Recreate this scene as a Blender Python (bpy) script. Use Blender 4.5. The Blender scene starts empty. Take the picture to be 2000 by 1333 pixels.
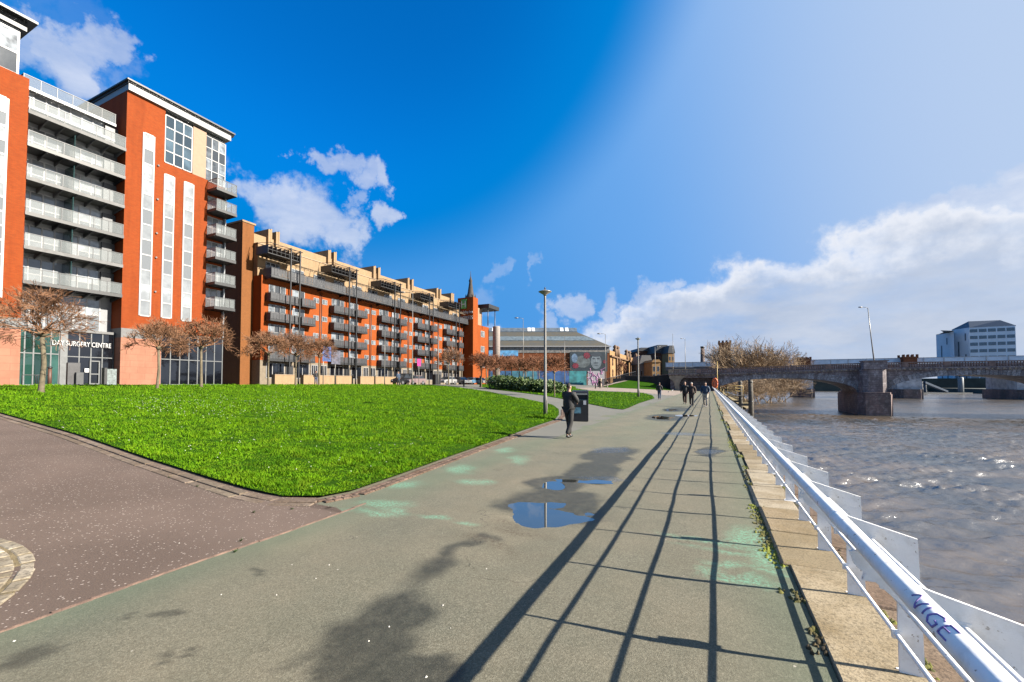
import bpy, bmesh, math, random
import numpy as np
from mathutils import Vector, Matrix, noise as mnoise
C = bpy.context
S = C.scene
COL = S.collection
R = math.radians
rng = random.Random(7)
nrg = np.random.default_rng(11)

# ------------------------------------------------------------------ camera
TH = R(24.9); PT = R(1.7); H = 1.65; FPX = 830.0; PYC = 725.3
cam_d = bpy.data.cameras.new('camera'); cam = bpy.data.objects.new('camera', cam_d); COL.objects.link(cam)
cam.location = (0, 0, H); cam.rotation_euler = (R(90) + PT, 0, TH)
cam_d.sensor_width = 36; cam_d.lens = 36 * FPX / 2000; cam_d.shift_y = (PYC - 666.5) / 2000
cam_d.clip_start = 0.05; cam_d.clip_end = 6000
S.camera = cam
# ------------------------------------------------------------------ light
SUN_EL = R(29.2); SUN_K = 3.45
SDIR = Vector((3.586, 0.562, 0)).normalized()
sun_d = bpy.data.lights.new('sun', 'SUN'); sun_d.energy = 4.6; sun_d.angle = R(0.4); sun_d.color = (1.0, 0.92, 0.80)
sun = bpy.data.objects.new('sun', sun_d); COL.objects.link(sun)
to_sun = Vector((SDIR.x * math.cos(SUN_EL), SDIR.y * math.cos(SUN_EL), math.sin(SUN_EL)))
sun.rotation_euler = to_sun.to_track_quat('Z', 'Y').to_euler(); sun.location = (60, 10, 60)
S.view_settings.view_transform = 'Standard'; S.view_settings.look = 'None'; S.view_settings.gamma = 1
S.view_settings.exposure = 2.0

# ---- rays through photograph pixels, used to find places on real planes
_F = Vector((-math.sin(TH) * math.cos(PT), math.cos(TH) * math.cos(PT), math.sin(PT)))
_Rt = Vector((math.cos(TH), math.sin(TH), 0)); _U = _Rt.cross(_F)
def ray(px, py):
    return _F + _Rt * ((px - 1000) / FPX) + _U * ((PYC - py) / FPX)
def onX(px, py, X):
    d = ray(px, py); t = X / d.x; return d.y * t, H + d.z * t
def onY(px, py, Y):
    d = ray(px, py); t = Y / d.y; return d.x * t, H + d.z * t
def onD(px, py, D):
    d = ray(px, py); f = Vector((-math.sin(TH), math.cos(TH), 0)); t = D / d.dot(f); return Vector((0, 0, H)) + d * t

def lerp(a, b, t): return a + (b - a) * t
def smooth(a, b, t):
    t = max(0., min(1., (t - a) / (b - a))); return t * t * (3 - 2 * t)
# terrain
def zt(x, y):
    s = max(0., min(1., (-x - 5.6) / 34.0))
    return 1.5 * s * (1 + .12 * (1 - s))
def ztn(x, y):
    s = np.clip((-x - 5.6) / 34.0, 0, 1); return 1.5 * s * (1 + .12 * (1 - s))
def hit(px, py):
    d = ray(px, py); p = Vector((0, 0, H)); t = 1.0
    for i in range(4000):
        q = p + d * t
        if q.z <= zt(q.x, q.y): return q.x, q.y
        t *= 1.0025
    return q.x, q.y

# ------------------------------------------------------------------ materials
def nt_new(name):
    m = bpy.data.materials.new(name); m.use_nodes = True
    nt = m.node_tree; nt.nodes.clear(); return m, nt
class NB:
    """small helper to wire nodes"""
    def __init__(s, nt): s.nt = nt
    def n(s, t, **kw):
        nd = s.nt.nodes.new(t)
        for k, v in kw.items():
            if k.startswith('i_'):
                nd.inputs[k[2:].replace('_', ' ')].default_value = v
            else: setattr(nd, k, v)
        return nd
    def l(s, a, b): s.nt.links.new(a, b)
    def math(s, op, a, b=None, clamp=False):
        nd = s.n('ShaderNodeMath', operation=op, use_clamp=clamp)
        for i, v in enumerate((a, b)):
            if v is None: continue
            if isinstance(v, (int, float)): nd.inputs[i].default_value = v
            else: s.l(v, nd.inputs[i])
        return nd.outputs[0]
    def mix(s, f, a, b, bt='MIX'):
        nd = s.n('ShaderNodeMix', data_type='RGBA', blend_type=bt)
        for sock, v in ((nd.inputs[0], f), (nd.inputs[6], a), (nd.inputs[7], b)):
            if isinstance(v, (int, float)): sock.default_value = v
            elif isinstance(v, tuple): sock.default_value = (*v[:3], 1)
            else: s.l(v, sock)
        return nd.outputs[2]
    def ramp(s, f, p0, p1, c0=(0, 0, 0), c1=(1, 1, 1)):
        nd = s.n('ShaderNodeValToRGB'); e = nd.color_ramp.elements
        e[0].position = p0; e[1].position = p1; e[0].color = (*c0, 1); e[1].color = (*c1, 1)
        s.l(f, nd.inputs[0]); return nd.outputs[0]
    def noise(s, scale, detail=4, vec=None, rough=.55, dist=0):
        nd = s.n('ShaderNodeTexNoise'); nd.inputs['Scale'].default_value = scale
        nd.inputs['Detail'].default_value = detail; nd.inputs['Roughness'].default_value = rough
        nd.inputs['Distortion'].default_value = dist
        if vec is not None: s.l(vec, nd.inputs['Vector'])
        return nd.outputs['Fac']
    def obj(s): return s.n('ShaderNodeTexCoord').outputs['Object']
    def attr(s, name): return s.n('ShaderNodeAttribute', attribute_name=name).outputs['Fac']
    def bump(s, h, strength, dist):
        nd = s.n('ShaderNodeBump'); nd.inputs['Strength'].default_value = strength; nd.inputs['Distance'].default_value = dist
        s.l(h, nd.inputs['Height']); return nd.outputs[0]
def finish(b, color, rough=.6, metal=0, spec=None, normal=None, extra=None):
    p = b.n('ShaderNodeBsdfPrincipled'); o = b.n('ShaderNodeOutputMaterial')
    for nm, v in (('Base Color', color), ('Roughness', rough), ('Metallic', metal)):
        if isinstance(v, (int, float)): p.inputs[nm].default_value = v
        elif isinstance(v, tuple): p.inputs[nm].default_value = (*v, 1)
        else: b.l(v, p.inputs[nm])
    if spec is not None: p.inputs['Specular IOR Level'].default_value = spec
    if normal is not None: b.l(normal, p.inputs['Normal'])
    if extra:
        for k, v in extra.items(): p.inputs[k].default_value = v
    b.l(p.outputs[0], o.inputs[0]); return p
MATS = {}
def plain(name, col, rough=.6, metal=0, var=.18, scale=3., bump=0., spec=None, extra=None, fine=0):
    if name in MATS: return MATS[name]
    m, nt = nt_new(name); b = NB(nt); oc = b.obj()
    f = b.noise(scale, 6, oc)
    c = b.mix(b.ramp(f, .3, .7), tuple(x * (1 - var) for x in col), tuple(min(1, x * (1 + var)) for x in col))
    if fine: c = b.mix(b.math('MULTIPLY', b.noise(fine, 3, oc), .5), c, tuple(x * .5 for x in col))
    nrm = b.bump(b.noise(max(fine, scale * 6), 4, oc), bump, .02) if bump else None
    finish(b, c, rough, metal, spec, nrm, extra); MATS[name] = m; return m
def wallvec(b):
    oc = b.obj(); sp = b.n('ShaderNodeSeparateXYZ'); b.l(oc, sp.inputs[0])
    cb = b.n('ShaderNodeCombineXYZ'); b.l(b.math('ADD', sp.outputs[0], sp.outputs[1]), cb.inputs[0]); b.l(sp.outputs[2], cb.inputs[1])
    return oc, cb.outputs[0]
def brick(name, c1, c2, mortar, w=.225, h=.075, mort=.01, rough=.85, stain=.25, msize=.01):
    if name in MATS: return MATS[name]
    m, nt = nt_new(name); b = NB(nt); oc, v = wallvec(b)
    t = b.n('ShaderNodeTexBrick'); b.l(v, t.inputs['Vector'])
    t.inputs['Scale'].default_value = 1; t.inputs['Brick Width'].default_value = w; t.inputs['Row Height'].default_value = h
    t.inputs['Mortar Size'].default_value = msize; t.inputs['Color1'].default_value = (*c1, 1); t.inputs['Color2'].default_value = (*c2, 1)
    t.inputs['Mortar'].default_value = (*mortar, 1)
    big = b.ramp(b.noise(.35, 5, oc, .6), .35, .75)
    c = b.mix(b.math('MULTIPLY', big, stain), t.outputs[0], tuple(x * .45 for x in c1))
    ms_ = b.n('ShaderNodeMapping'); b.l(oc, ms_.inputs[0]); ms_.inputs['Scale'].default_value = (1, 1, .10)
    c = b.mix(b.math('MULTIPLY', b.ramp(b.noise(1.3, 6, ms_.outputs[0], .65), .48, .72), .38), c, tuple(x * .45 for x in c2))
    mid = b.ramp(b.noise(2.2, 4, oc), .3, .75)
    c = b.mix(b.math('MULTIPLY', mid, .22), c, tuple(min(1, x * 1.5) for x in c2))
    finish(b, c, rough, spec=.15, normal=b.bump(t.outputs['Fac'], -.4, .01)); MATS[name] = m; return m
def glass_dark(name, col, rough=.06, spec=.9, var=.6, scale=.7, lowk=.4):
    """window pane: opaque tinted, mirror-like, with dim curtain-like variation behind"""
    if name in MATS: return MATS[name]
    m, nt = nt_new(name); b = NB(nt); oc = b.obj()
    g = b.n('ShaderNodeNewGeometry')
    rnd = g.outputs['Random Per Island']
    f = b.noise(scale, 3, oc)
    c = b.mix(b.ramp(f, .35, .65), tuple(x * (1 - var) for x in col), tuple(min(1, x * (1 + var)) for x in col))
    c = b.mix(b.ramp(rnd, .25, .75), c, tuple(x * lowk for x in col))
    finish(b, c, rough, 0, spec, b.bump(b.noise(.9, 2, oc), .04, .1), {'Coat Weight': .6, 'Coat Roughness': .03}); MATS[name] = m; return m
def balcony_glass(name='balcony_glass'):
    if name in MATS: return MATS[name]
    m, nt = nt_new(name); b = NB(nt)
    finish(b, (.25, .27, .27), .05, 0, .7, None, {'Alpha': .36}); MATS[name] = m; return m
def island(name, cols, rough=.8, fine=40, bump=.5, bscale=30):
    """stones: one tone per separate stone"""
    if name in MATS: return MATS[name]
    m, nt = nt_new(name); b = NB(nt); oc = b.obj(); g = b.n('ShaderNodeNewGeometry')
    r = b.n('ShaderNodeValToRGB'); els = r.color_ramp.elements
    while len(els) < len(cols): els.new(.5)
    for i, c in enumerate(cols): els[i].position = i / (len(cols) - 1); els[i].color = (*c, 1)
    b.l(g.outputs['Random Per Island'], r.inputs[0])
    c = b.mix(b.math('MULTIPLY', b.ramp(b.noise(2.5, 6, oc), .4, .7), .55), r.outputs[0], tuple(x * .5 for x in cols[0]))
    c = b.mix(b.math('MULTIPLY', b.ramp(b.noise(1.6, 7, oc, .75), .45, .62), .6), c, (cols[0][0] * .62, cols[0][1] * .55, cols[0][2] * .42))
    c = b.mix(b.math('MULTIPLY', b.ramp(b.noise(fine, 4, oc, .7), .47, .62), .7), c, tuple(x * .3 for x in cols[0]))
    finish(b, c, rough, spec=.25, normal=b.bump(b.noise(bscale, 4, oc, .6), bump, .008)); MATS[name] = m; return m

# ------------------------------------------------------------------ mesh helper
class MB:
    def __init__(s): s.v = []; s.f = []; s.sm = []
    def add(s, vs, fs, sm=False):
        o = len(s.v); s.v += [tuple(p) for p in vs]; s.f += [tuple(o + i for i in f) for f in fs]; s.sm += [sm] * len(fs)
        return s
    def box(s, x0, x1, y0, y1, z0, z1):
        x0, x1 = min(x0, x1), max(x0, x1); y0, y1 = min(y0, y1), max(y0, y1); z0, z1 = min(z0, z1), max(z0, z1)
        v = [(x0, y0, z0), (x1, y0, z0), (x1, y1, z0), (x0, y1, z0), (x0, y0, z1), (x1, y0, z1), (x1, y1, z1), (x0, y1, z1)]
        return s.add(v, [(0, 3, 2, 1), (4, 5, 6, 7), (0, 1, 5, 4), (1, 2, 6, 5), (2, 3, 7, 6), (3, 0, 4, 7)])
    def cbox(s, x0, x1, y0, y1, z0, z1, c):
        """box with chamfered top edge"""
        v = [(x0, y0, z0), (x1, y0, z0), (x1, y1, z0), (x0, y1, z0), (x0, y0, z1 - c), (x1, y0, z1 - c), (x1, y1, z1 - c), (x0, y1, z1 - c),
             (x0 + c, y0 + c, z1), (x1 - c, y0 + c, z1), (x1 - c, y1 - c, z1), (x0 + c, y1 - c, z1)]
        return s.add(v, [(0, 1, 5, 4), (1, 2, 6, 5), (2, 3, 7, 6), (3, 0, 4, 7), (4, 5, 9, 8), (5, 6, 10, 9), (6, 7, 11, 10), (7, 4, 8, 11), (8, 9, 10, 11)])
    def quad(s, a, b, c, d): return s.add([a, b, c, d], [(0, 1, 2, 3)])
    def prism(s, poly, axis, a, b):
        """poly: 2D points; axis: 'x','y','z' extruded from a to b"""
        def P(p, t):
            return {'x': (t, p[0], p[1]), 'y': (p[0], t, p[1]), 'z': (p[0], p[1], t)}[axis]
        n = len(poly); v = [P(p, a) for p in poly] + [P(p, b) for p in poly]
        f = [tuple(range(n))[::-1], tuple(range(n, 2 * n))] + [(i, (i + 1) % n, n + (i + 1) % n, n + i) for i in range(n)]
        return s.add(v, f)
    def tube(s, pts, rad, n=8, cap=True):
        pts = [Vector(p) for p in pts]
        if isinstance(rad, (int, float)): rad = [rad] * len(pts)
        vs = []; fs = []
        d0 = (pts[1] - pts[0]).normalized()
        up = Vector((0, 0, 1)) if abs(d0.z) < .9 else Vector((1, 0, 0))
        for i, p in enumerate(pts):
            d = (pts[min(i + 1, len(pts) - 1)] - pts[max(i - 1, 0)]).normalized()
            a = d.cross(up)
            if a.length < 1e-4: a = d.orthogonal()
            a.normalize(); c = d.cross(a); 
            for k in range(n):
                t = 2 * math.pi * k / n; vs.append(p + (a * math.cos(t) + c * math.sin(t)) * rad[i])
        for i in range(len(pts) - 1):
            for k in range(n):
                fs.append((i * n + k, i * n + (k + 1) % n, (i + 1) * n + (k + 1) % n, (i + 1) * n + k))
        o = len(s.v); s.add(vs, fs, n > 4)
        if cap:
            s.f.append(tuple(o + k for k in range(n))[::-1]); s.f.append(tuple(o + (len(pts) - 1) * n + k for k in range(n))); s.sm += [False, False]
        return s
    def lathe(s, prof, cx, cy, n=16):
        vs = []; fs = []
        for r, z in prof:
            for k in range(n):
                t = 2 * math.pi * k / n; vs.append((cx + r * math.cos(t), cy + r * math.sin(t), z))
        for i in range(len(prof) - 1):
            for k in range(n): fs.append((i * n + k, i * n + (k + 1) % n, (i + 1) * n + (k + 1) % n, (i + 1) * n + k))
        o = len(s.v); s.add(vs, fs, True)
        s.f.append(tuple(o + (len(prof) - 1) * n + k for k in range(n))); s.sm.append(False)
        s.f.append(tuple(o + k for k in range(n))[::-1]); s.sm.append(False)
        return s
    def mesh(s, name, m, org=(0, 0, 0)):
        me = bpy.data.meshes.new(name)
        ox, oy, oz = org
        me.from_pydata([(x - ox, y - oy, z - oz) for x, y, z in s.v], [], s.f)
        me.polygons.foreach_set('use_smooth', s.sm)
        if m: me.materials.append(m)
        me.update(); return me
    def build(s, name, m, parent=None):
        org = parent_origin(parent)
        o = bpy.data.objects.new(name, s.mesh(name, m, org)); COL.objects.link(o)
        if parent: o.parent = parent
        return o
def parent_origin(p):
    o = Vector((0, 0, 0))
    while p is not None: o = o + p.location; p = p.parent
    return o
def tag(o, label=None, cat=None, group=None, kind=None):
    if label: o['label'] = label
    if cat: o['category'] = cat
    if group: o['group'] = group
    if kind: o['kind'] = kind
    return o
def empty(name, loc=(0, 0, 0), rz=0, label=None, cat=None, group=None):
    o = bpy.data.objects.new(name, None); COL.objects.link(o); o.location = loc; o.rotation_euler = (0, 0, rz)
    o.empty_display_size = .3
    return tag(o, label, cat, group)
def copy_tree(o, parent=None):
    c = o.copy(); COL.objects.link(c)
    if parent: c.parent = parent
    for ch in list(o.children): copy_tree(ch, c)
    return c
def text_mesh(name, body, size, m, parent, loc, rot, extrude=.02, sx=1., align='LEFT', mat_inv=None):
    cu = bpy.data.curves.new(name, 'FONT'); cu.body = body; cu.size = size; cu.extrude = extrude; cu.align_x = align
    t = bpy.data.objects.new(name + '_tmp', cu); COL.objects.link(t)
    me = bpy.data.meshes.new_from_object(t.evaluated_get(C.evaluated_depsgraph_get()))
    bpy.data.objects.remove(t); bpy.data.curves.remove(cu)
    o = bpy.data.objects.new(name, me); COL.objects.link(o); me.materials.clear(); me.materials.append(m)
    o.location = Vector(loc) - parent_origin(parent); o.rotation_euler = rot; o.scale = (sx, 1, 1)
    if parent: o.parent = parent
    return o
# ------------------------------------------------------------------ sky
W = bpy.data.worlds.new('World'); S.world = W; W.use_nodes = True
nt = W.node_tree; nt.nodes.clear(); b = NB(nt)
sky = b.n('ShaderNodeTexSky', sky_type='NISHITA', sun_disc=False)
sky.sun_elevation = SUN_EL; sky.sun_rotation = math.atan2(SDIR.x, SDIR.y); sky.altitude = 0; sky.air_density = 1.0; sky.dust_density = .6; sky.ozone_density = 2.5
tc = b.n('ShaderNodeTexCoord').outputs['Generated']
nrmv = b.n('ShaderNodeVectorMath', operation='NORMALIZE'); b.l(tc, nrmv.inputs[0]); dirv = nrmv.outputs[0]
def dotc(px, py):
    nd = b.n('ShaderNodeVectorMath', operation='DOT_PRODUCT'); b.l(dirv, nd.inputs[0])
    nd.inputs[1].default_value = ray(px, py).normalized(); return nd.outputs['Value']
# warped direction for ragged cloud outlines
nz = b.n('ShaderNodeTexNoise'); nz.inputs['Scale'].default_value = 9; nz.inputs['Detail'].default_value = 7; nz.inputs['Roughness'].default_value = .6
b.l(dirv, nz.inputs['Vector'])
wv = b.n('ShaderNodeVectorMath', operation='MULTIPLY_ADD')
sub = b.n('ShaderNodeVectorMath', operation='SUBTRACT'); b.l(nz.outputs['Color'], sub.inputs[0]); sub.inputs[1].default_value = (.5, .5, .5)
b.l(sub.outputs[0], wv.inputs[0]); wv.inputs[1].default_value = (.26, .26, .2); b.l(dirv, wv.inputs[2])
wn = b.n('ShaderNodeVectorMath', operation='NORMALIZE'); b.l(wv.outputs[0], wn.inputs[0])
def blob(px, py, rad, w):
    """soft round patch of cloud round a direction; rad in degrees"""
    nd = b.n('ShaderNodeVectorMath', operation='DOT_PRODUCT'); b.l(wn.outputs[0], nd.inputs[0]); nd.inputs[1].default_value = ray(px, py).normalized()
    mr = b.n('ShaderNodeMapRange', interpolation_type='SMOOTHSTEP'); b.l(nd.outputs['Value'], mr.inputs[0])
    mr.inputs[1].default_value = math.cos(R(rad)); mr.inputs[2].default_value = math.cos(R(rad * .25)); mr.inputs[3].default_value = 0; mr.inputs[4].default_value = w
    return mr.outputs[0]
BL = [(140, 110, 3.2, 1.0), (190, 100, 2.4, .9), (90, 100, 2.6, .7), (110, 20, 3, .25), (200, 175, 3.0, .45),
      (490, 355, 2.6, .8), (520, 385, 3.2, .9), (560, 420, 3.8, 1.0), (615, 435, 4.0, 1.0), (665, 445, 3.0, .9), (630, 322, 1.9, .9), (660, 325, 1.9, .8), (700, 345, 2.2, .8), (735, 350, 2.2, .9), (690, 395, 1.6, .6), (745, 430, 2.2, 1.0), (770, 425, 1.6, .9),
      (965, 530, 1.6, .4), (1040, 524, 1.2, .4), (955, 590, 3.0, .45), (1290, 570, 3.0, .8), (1370, 575, 3.4, .9), (1420, 600, 3, .8), (1185, 615, 2.6, .8), (1110, 612, 2.4, .8), (1060, 625, 2.2, .6), (1300, 560, 2.2, .8), (1230, 640, 3.5, .7), (1640, 505, 2.6, .7), (1560, 560, 3.2, .7), (1790, 455, 3, .8), (1880, 420, 3, .8), (1960, 390, 3.5, .9)]
acc = None
for q in BL:
    o_ = blob(*q); acc = o_ if acc is None else b.math('MAXIMUM', acc, o_)
sp = b.n('ShaderNodeSeparateXYZ'); b.l(dirv, sp.inputs[0])
spw = b.n('ShaderNodeSeparateXYZ'); b.l(wn.outputs[0], spw.inputs[0])
# low cloud bank: higher towards the right; its top height follows a direction-based curve
right = dotc(2000, 640)
az = b.n('ShaderNodeMapRange', interpolation_type='SMOOTHSTEP'); b.l(right, az.inputs[0]); az.inputs[1].default_value = .66; az.inputs[2].default_value = .995; az.inputs[3].default_value = .125; az.inputs[4].default_value = .275
lmp = b.noise(4.5, 5, dirv, .6)
top = b.math('MULTIPLY_ADD', lmp, .20); nt.nodes[-1].inputs[2].default_value = -.11
top = b.math('ADD', top, az.outputs[0])
d_ = b.math('SUBTRACT', top, spw.outputs[2])
bank = b.n('ShaderNodeMapRange', interpolation_type='SMOOTHSTEP'); b.l(d_, bank.inputs[0]); bank.inputs[1].default_value = -.004; bank.inputs[2].default_value = .035
gate = b.n('ShaderNodeMapRange', interpolation_type='SMOOTHSTEP'); b.l(right, gate.inputs[0]); gate.inputs[1].default_value = .30; gate.inputs[2].default_value = .62
bankv = b.math('MULTIPLY', bank.outputs[0], gate.outputs[0])
mp = b.n('ShaderNodeMapping'); b.l(dirv, mp.inputs[0]); mp.inputs['Scale'].default_value = (1, 1, 2.6)
det = b.noise(7, 8, mp.outputs[0], .6)
streak = b.ramp(det, .36, .66)
small = b.n('ShaderNodeMapRange', interpolation_type='SMOOTHSTEP'); b.l(acc, small.inputs[0]); small.inputs[1].default_value = .02; small.inputs[2].default_value = 1.1
holes = b.ramp(b.noise(6.5, 7, mp.outputs[0], .62), .34, .56, (.62, .62, .62), (1, 1, 1))
dens = b.math('MAXIMUM', b.math('MULTIPLY', small.outputs[0], .72), b.math('MULTIPLY', b.math('MULTIPLY', bankv, .92), holes))
# edge of the bank is brightest, its body blue-grey
edge = b.n('ShaderNodeMapRange', interpolation_type='SMOOTHSTEP'); b.l(d_, edge.inputs[0]); edge.inputs[1].default_value = .02; edge.inputs[2].default_value = .085
cl_b = b.mix(b.math('MULTIPLY', edge.outputs[0], .85), (.92, .94, 1.0), (.42, .51, .68))
cl_b = b.mix(b.math('MULTIPLY', streak, .35), cl_b, (.86, .89, .96))
cl_s = b.mix(b.ramp(det, .3, .7), (.50, .60, .82), (.92, .94, 1.0))
cloudc = b.mix(bankv, cl_s, cl_b)
# clear sky: Nishita, its blue deepened away from the sun and paler towards it
base = b.n('ShaderNodeVectorMath', operation='SCALE'); b.l(sky.outputs[0], base.inputs[0]); base.inputs['Scale'].default_value = .105
tosun = b.n('ShaderNodeVectorMath', operation='DOT_PRODUCT'); b.l(dirv, tosun.inputs[0]); tosun.inputs[1].default_value = Vector((SDIR.x, SDIR.y, .35)).normalized()
def mrange(v, a, c, lo=0., hi=1.):
    nd = b.n('ShaderNodeMapRange', interpolation_type='SMOOTHSTEP'); b.l(v, nd.inputs[0])
    for k_, q_ in enumerate((a, c, lo, hi)): nd.inputs[k_ + 1].default_value = q_
    return nd.outputs[0]
# clear sky: the Nishita sky, deep blue in the polarised part of the dome and paler towards the sun and the horizon
deepdir = b.n('ShaderNodeVectorMath', operation='DOT_PRODUCT'); b.l(dirv, deepdir.inputs[0]); deepdir.inputs[1].default_value = ray(625, -225).normalized()
pm = b.math('MAXIMUM', mrange(deepdir.outputs['Value'], .795, .885), mrange(dotc(100, 60), .80, .92))
deep = b.mix(1.0, base.outputs[0], (.01, 1.15, 2.3), 'MULTIPLY')
deep = b.mix(mrange(deepdir.outputs['Value'], .98, .84), deep, (.0, .235, .70))
outer = b.mix(mrange(tosun.outputs['Value'], -.25, .22), (.075, .335, .80), (.16, .41, .86))
outer = b.mix(mrange(tosun.outputs['Value'], .10, .68), outer, (.50, .64, .88))
clear = b.mix(pm, outer, deep)
low = mrange(sp.outputs[2], .16, .0)
clear = b.mix(b.math('MULTIPLY', low, .35), clear, (.45, .62, .86))
final = b.mix(dens, clear, cloudc)
bg = b.n('ShaderNodeBackground'); b.l(final, bg.inputs[0]); bg.inputs[1].default_value = .245
wo = b.n('ShaderNodeOutputWorld'); b.l(bg.outputs[0], wo.inputs[0])

# ------------------------------------------------------------------ ground materials
def ground_mats():
    # green-grey asphalt of the walkway
    m, nt = nt_new('walkway_asphalt'); b = NB(nt); oc = b.obj()
    v = b.n('ShaderNodeTexVoronoi'); v.inputs['Scale'].default_value = 95; b.l(oc, v.inputs['Vector'])
    g1 = b.ramp(b.noise(120, 3, oc, .7), .38, .62)
    c = b.mix(v.outputs['Color'], (.125, .124, .088), (.36, .34, .25))
    c = b.mix(b.math('MULTIPLY', g1, .75), c, (.095, .086, .055))
    big = b.ramp(b.noise(.55, 6, oc, .6), .35, .7)
    c = b.mix(b.math('MULTIPLY', big, .28), c, (.38, .29, .185))
    c = b.mix(b.math('MULTIPLY', b.attr('green'), .5), c, (.13, .19, .115))
    n2 = b.ramp(b.noise(1.6, 6, oc, .7), .42, .62)
    c = b.mix(b.math('MULTIPLY', n2, .18), c, (.07, .085, .055))
    n3 = b.ramp(b.noise(28, 4, oc, .8), .40, .62)
    mint = b.math('MULTIPLY', b.attr('mint'), n3)
    c = b.mix(b.math('MULTIPLY', mint, .75), c, (.22, .55, .36))
    n4 = b.ramp(b.noise(9, 6, oc, .75), .30, .60)
    wet = b.math('MULTIPLY', b.attr('wet'), b.math('ADD', b.math('MULTIPLY', n4, .35), .65))
    c = b.mix(b.math('MULTIPLY', wet, .88), c, (.024, .026, .017))
    c = b.mix(b.math('MULTIPLY', b.attr('rust'), b.math('MULTIPLY', n3, .8)), c, (.07, .045, .025))
    wob = b.n('ShaderNodeVectorMath', operation='ADD'); nzz = b.n('ShaderNodeTexNoise'); nzz.inputs['Scale'].default_value = 3; nzz.inputs['Detail'].default_value = 5; b.l(oc, nzz.inputs['Vector'])
    b.l(oc, wob.inputs[0]); b.l(nzz.outputs['Color'], wob.inputs[1])
    ck = b.n('ShaderNodeTexVoronoi', feature='DISTANCE_TO_EDGE'); ck.inputs['Scale'].default_value = .45; b.l(wob.outputs[0], ck.inputs['Vector'])
    crack = b.math('MULTIPLY', b.math('LESS_THAN', ck.outputs['Distance'], .0028), b.ramp(b.noise(.7, 3, oc), .50, .58))
    c = b.mix(b.math('MULTIPLY', crack, .7), c, (.03, .03, .02))
    chips = b.n('ShaderNodeTexVoronoi'); chips.inputs['Scale'].default_value = 3.1; b.l(oc, chips.inputs['Vector'])
    ch = b.math('LESS_THAN', chips.outputs['Distance'], .025)
    c = b.mix(b.math('MULTIPLY', ch, .8), c, (.6, .55, .45))
    rg = b.mix(b.attr('wet'), (.86, .86, .86), (.5, .5, .5))
    rg = b.mix(b.attr('film'), rg, (.12, .12, .12))
    finish(b, c, rg, spec=.35, normal=b.bump(b.noise(150, 3, oc, .7), .65, .006)); MATS['walkway'] = m
    # red path with white chips
    m, nt = nt_new('red_asphalt'); b = NB(nt); oc = b.obj()
    n1 = b.noise(90, 3, oc, .7); c = b.mix(b.ramp(n1, .35, .65), (.088, .056, .038), (.18, .122, .086))
    c = b.mix(b.math('MULTIPLY', b.ramp(b.noise(.5, 5, oc), .4, .7), .4), c, (.27, .19, .145))
    vo = b.n('ShaderNodeTexVoronoi'); vo.inputs['Scale'].default_value = 26; b.l(oc, vo.inputs['Vector'])
    cd = b.math('LESS_THAN', vo.outputs['Distance'], .20)
    pr = b.n('ShaderNodeSeparateColor'); b.l(vo.outputs['Color'], pr.inputs[0])
    cd = b.math('MULTIPLY', cd, b.math('GREATER_THAN', pr.outputs[0], .45))
    c = b.mix(b.math('MULTIPLY', cd, .8), c, (.62, .52, .44))
    finish(b, c, .85, normal=b.bump(b.noise(120, 3, oc, .7), .5, .006)); MATS['redpath'] = m
    # plain grey side paths
    m, nt = nt_new('grey_asphalt'); b = NB(nt); oc = b.obj()
    c = b.mix(b.ramp(b.noise(60, 4, oc, .7), .3, .7), (.13, .125, .10), (.24, .23, .19))
    c = b.mix(b.math('MULTIPLY', b.ramp(b.noise(.4, 5, oc), .4, .7), .35), c, (.10, .11, .08))
    finish(b, c, .85, normal=b.bump(b.noise(90, 3, oc), .4, .006)); MATS['greypath'] = m
    m, nt = nt_new('pink_paving'); b = NB(nt); oc = b.obj()
    c = b.mix(b.ramp(b.noise(1.4, 5, oc, .7), .3, .7), (.26, .19, .15), (.42, .34, .27))
    finish(b, c, .85); MATS['plaza'] = m
    # turf base under the blades, coloured dark as shade in the gaps
    m, nt = nt_new('turf'); b = NB(nt); oc = b.obj()
    c = b.mix(b.ramp(b.noise(26, 5, oc, .75), .3, .7), (.008, .035, .002), (.05, .15, .006))
    c = b.mix(b.math('MULTIPLY', b.ramp(b.noise(.7, 5, oc), .35, .7), .5), c, (.06, .14, .008))
    finish(b, c, .9, spec=.03, normal=b.bump(b.noise(30, 5, oc, .8), .9, .05)); MATS['turf'] = m
    m, nt = nt_new('grass_blade'); b = NB(nt); oc = b.obj(); g = b.n('ShaderNodeNewGeometry')
    c = b.mix(g.outputs['Random Per Island'], (.09, .27, .004), (.29, .54, .010))
    c = b.mix(b.math('MULTIPLY', b.ramp(b.noise(1.1, 5, oc, .6), .35, .68), .6), c, (.045, .17, .008))
    c = b.mix(b.math('MULTIPLY', b.ramp(b.noise(3.2, 6, oc, .7), .48, .7), .7), c, (.24, .33, .02))
    c = b.mix(b.math('MULTIPLY', b.ramp(b.noise(2.1, 6, oc, .75), .52, .66), .65), c, (.02, .085, .003))
    p = finish(b, c, .8, spec=.08); MATS['blade'] = m
    tr = b.n('ShaderNodeBsdfTranslucent'); b.l(c, tr.inputs[0]); mx = b.n('ShaderNodeMixShader'); mx.inputs[0].default_value = .3
    out = [n for n in nt.nodes if n.type == 'OUTPUT_MATERIAL'][0]
    b.l(p.outputs[0], mx.inputs[1]); b.l(tr.outputs[0], mx.inputs[2]); b.l(mx.outputs[0], out.inputs[0])
    # river
    m, nt = nt_new('river_water'); b = NB(nt); oc = b.obj()
    mp = b.n('ShaderNodeMapping'); b.l(oc, mp.inputs[0]); mp.inputs['Rotation'].default_value = (0, 0, R(-20)); mp.inputs['Scale'].default_value = (1, 1.9, 1)
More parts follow.
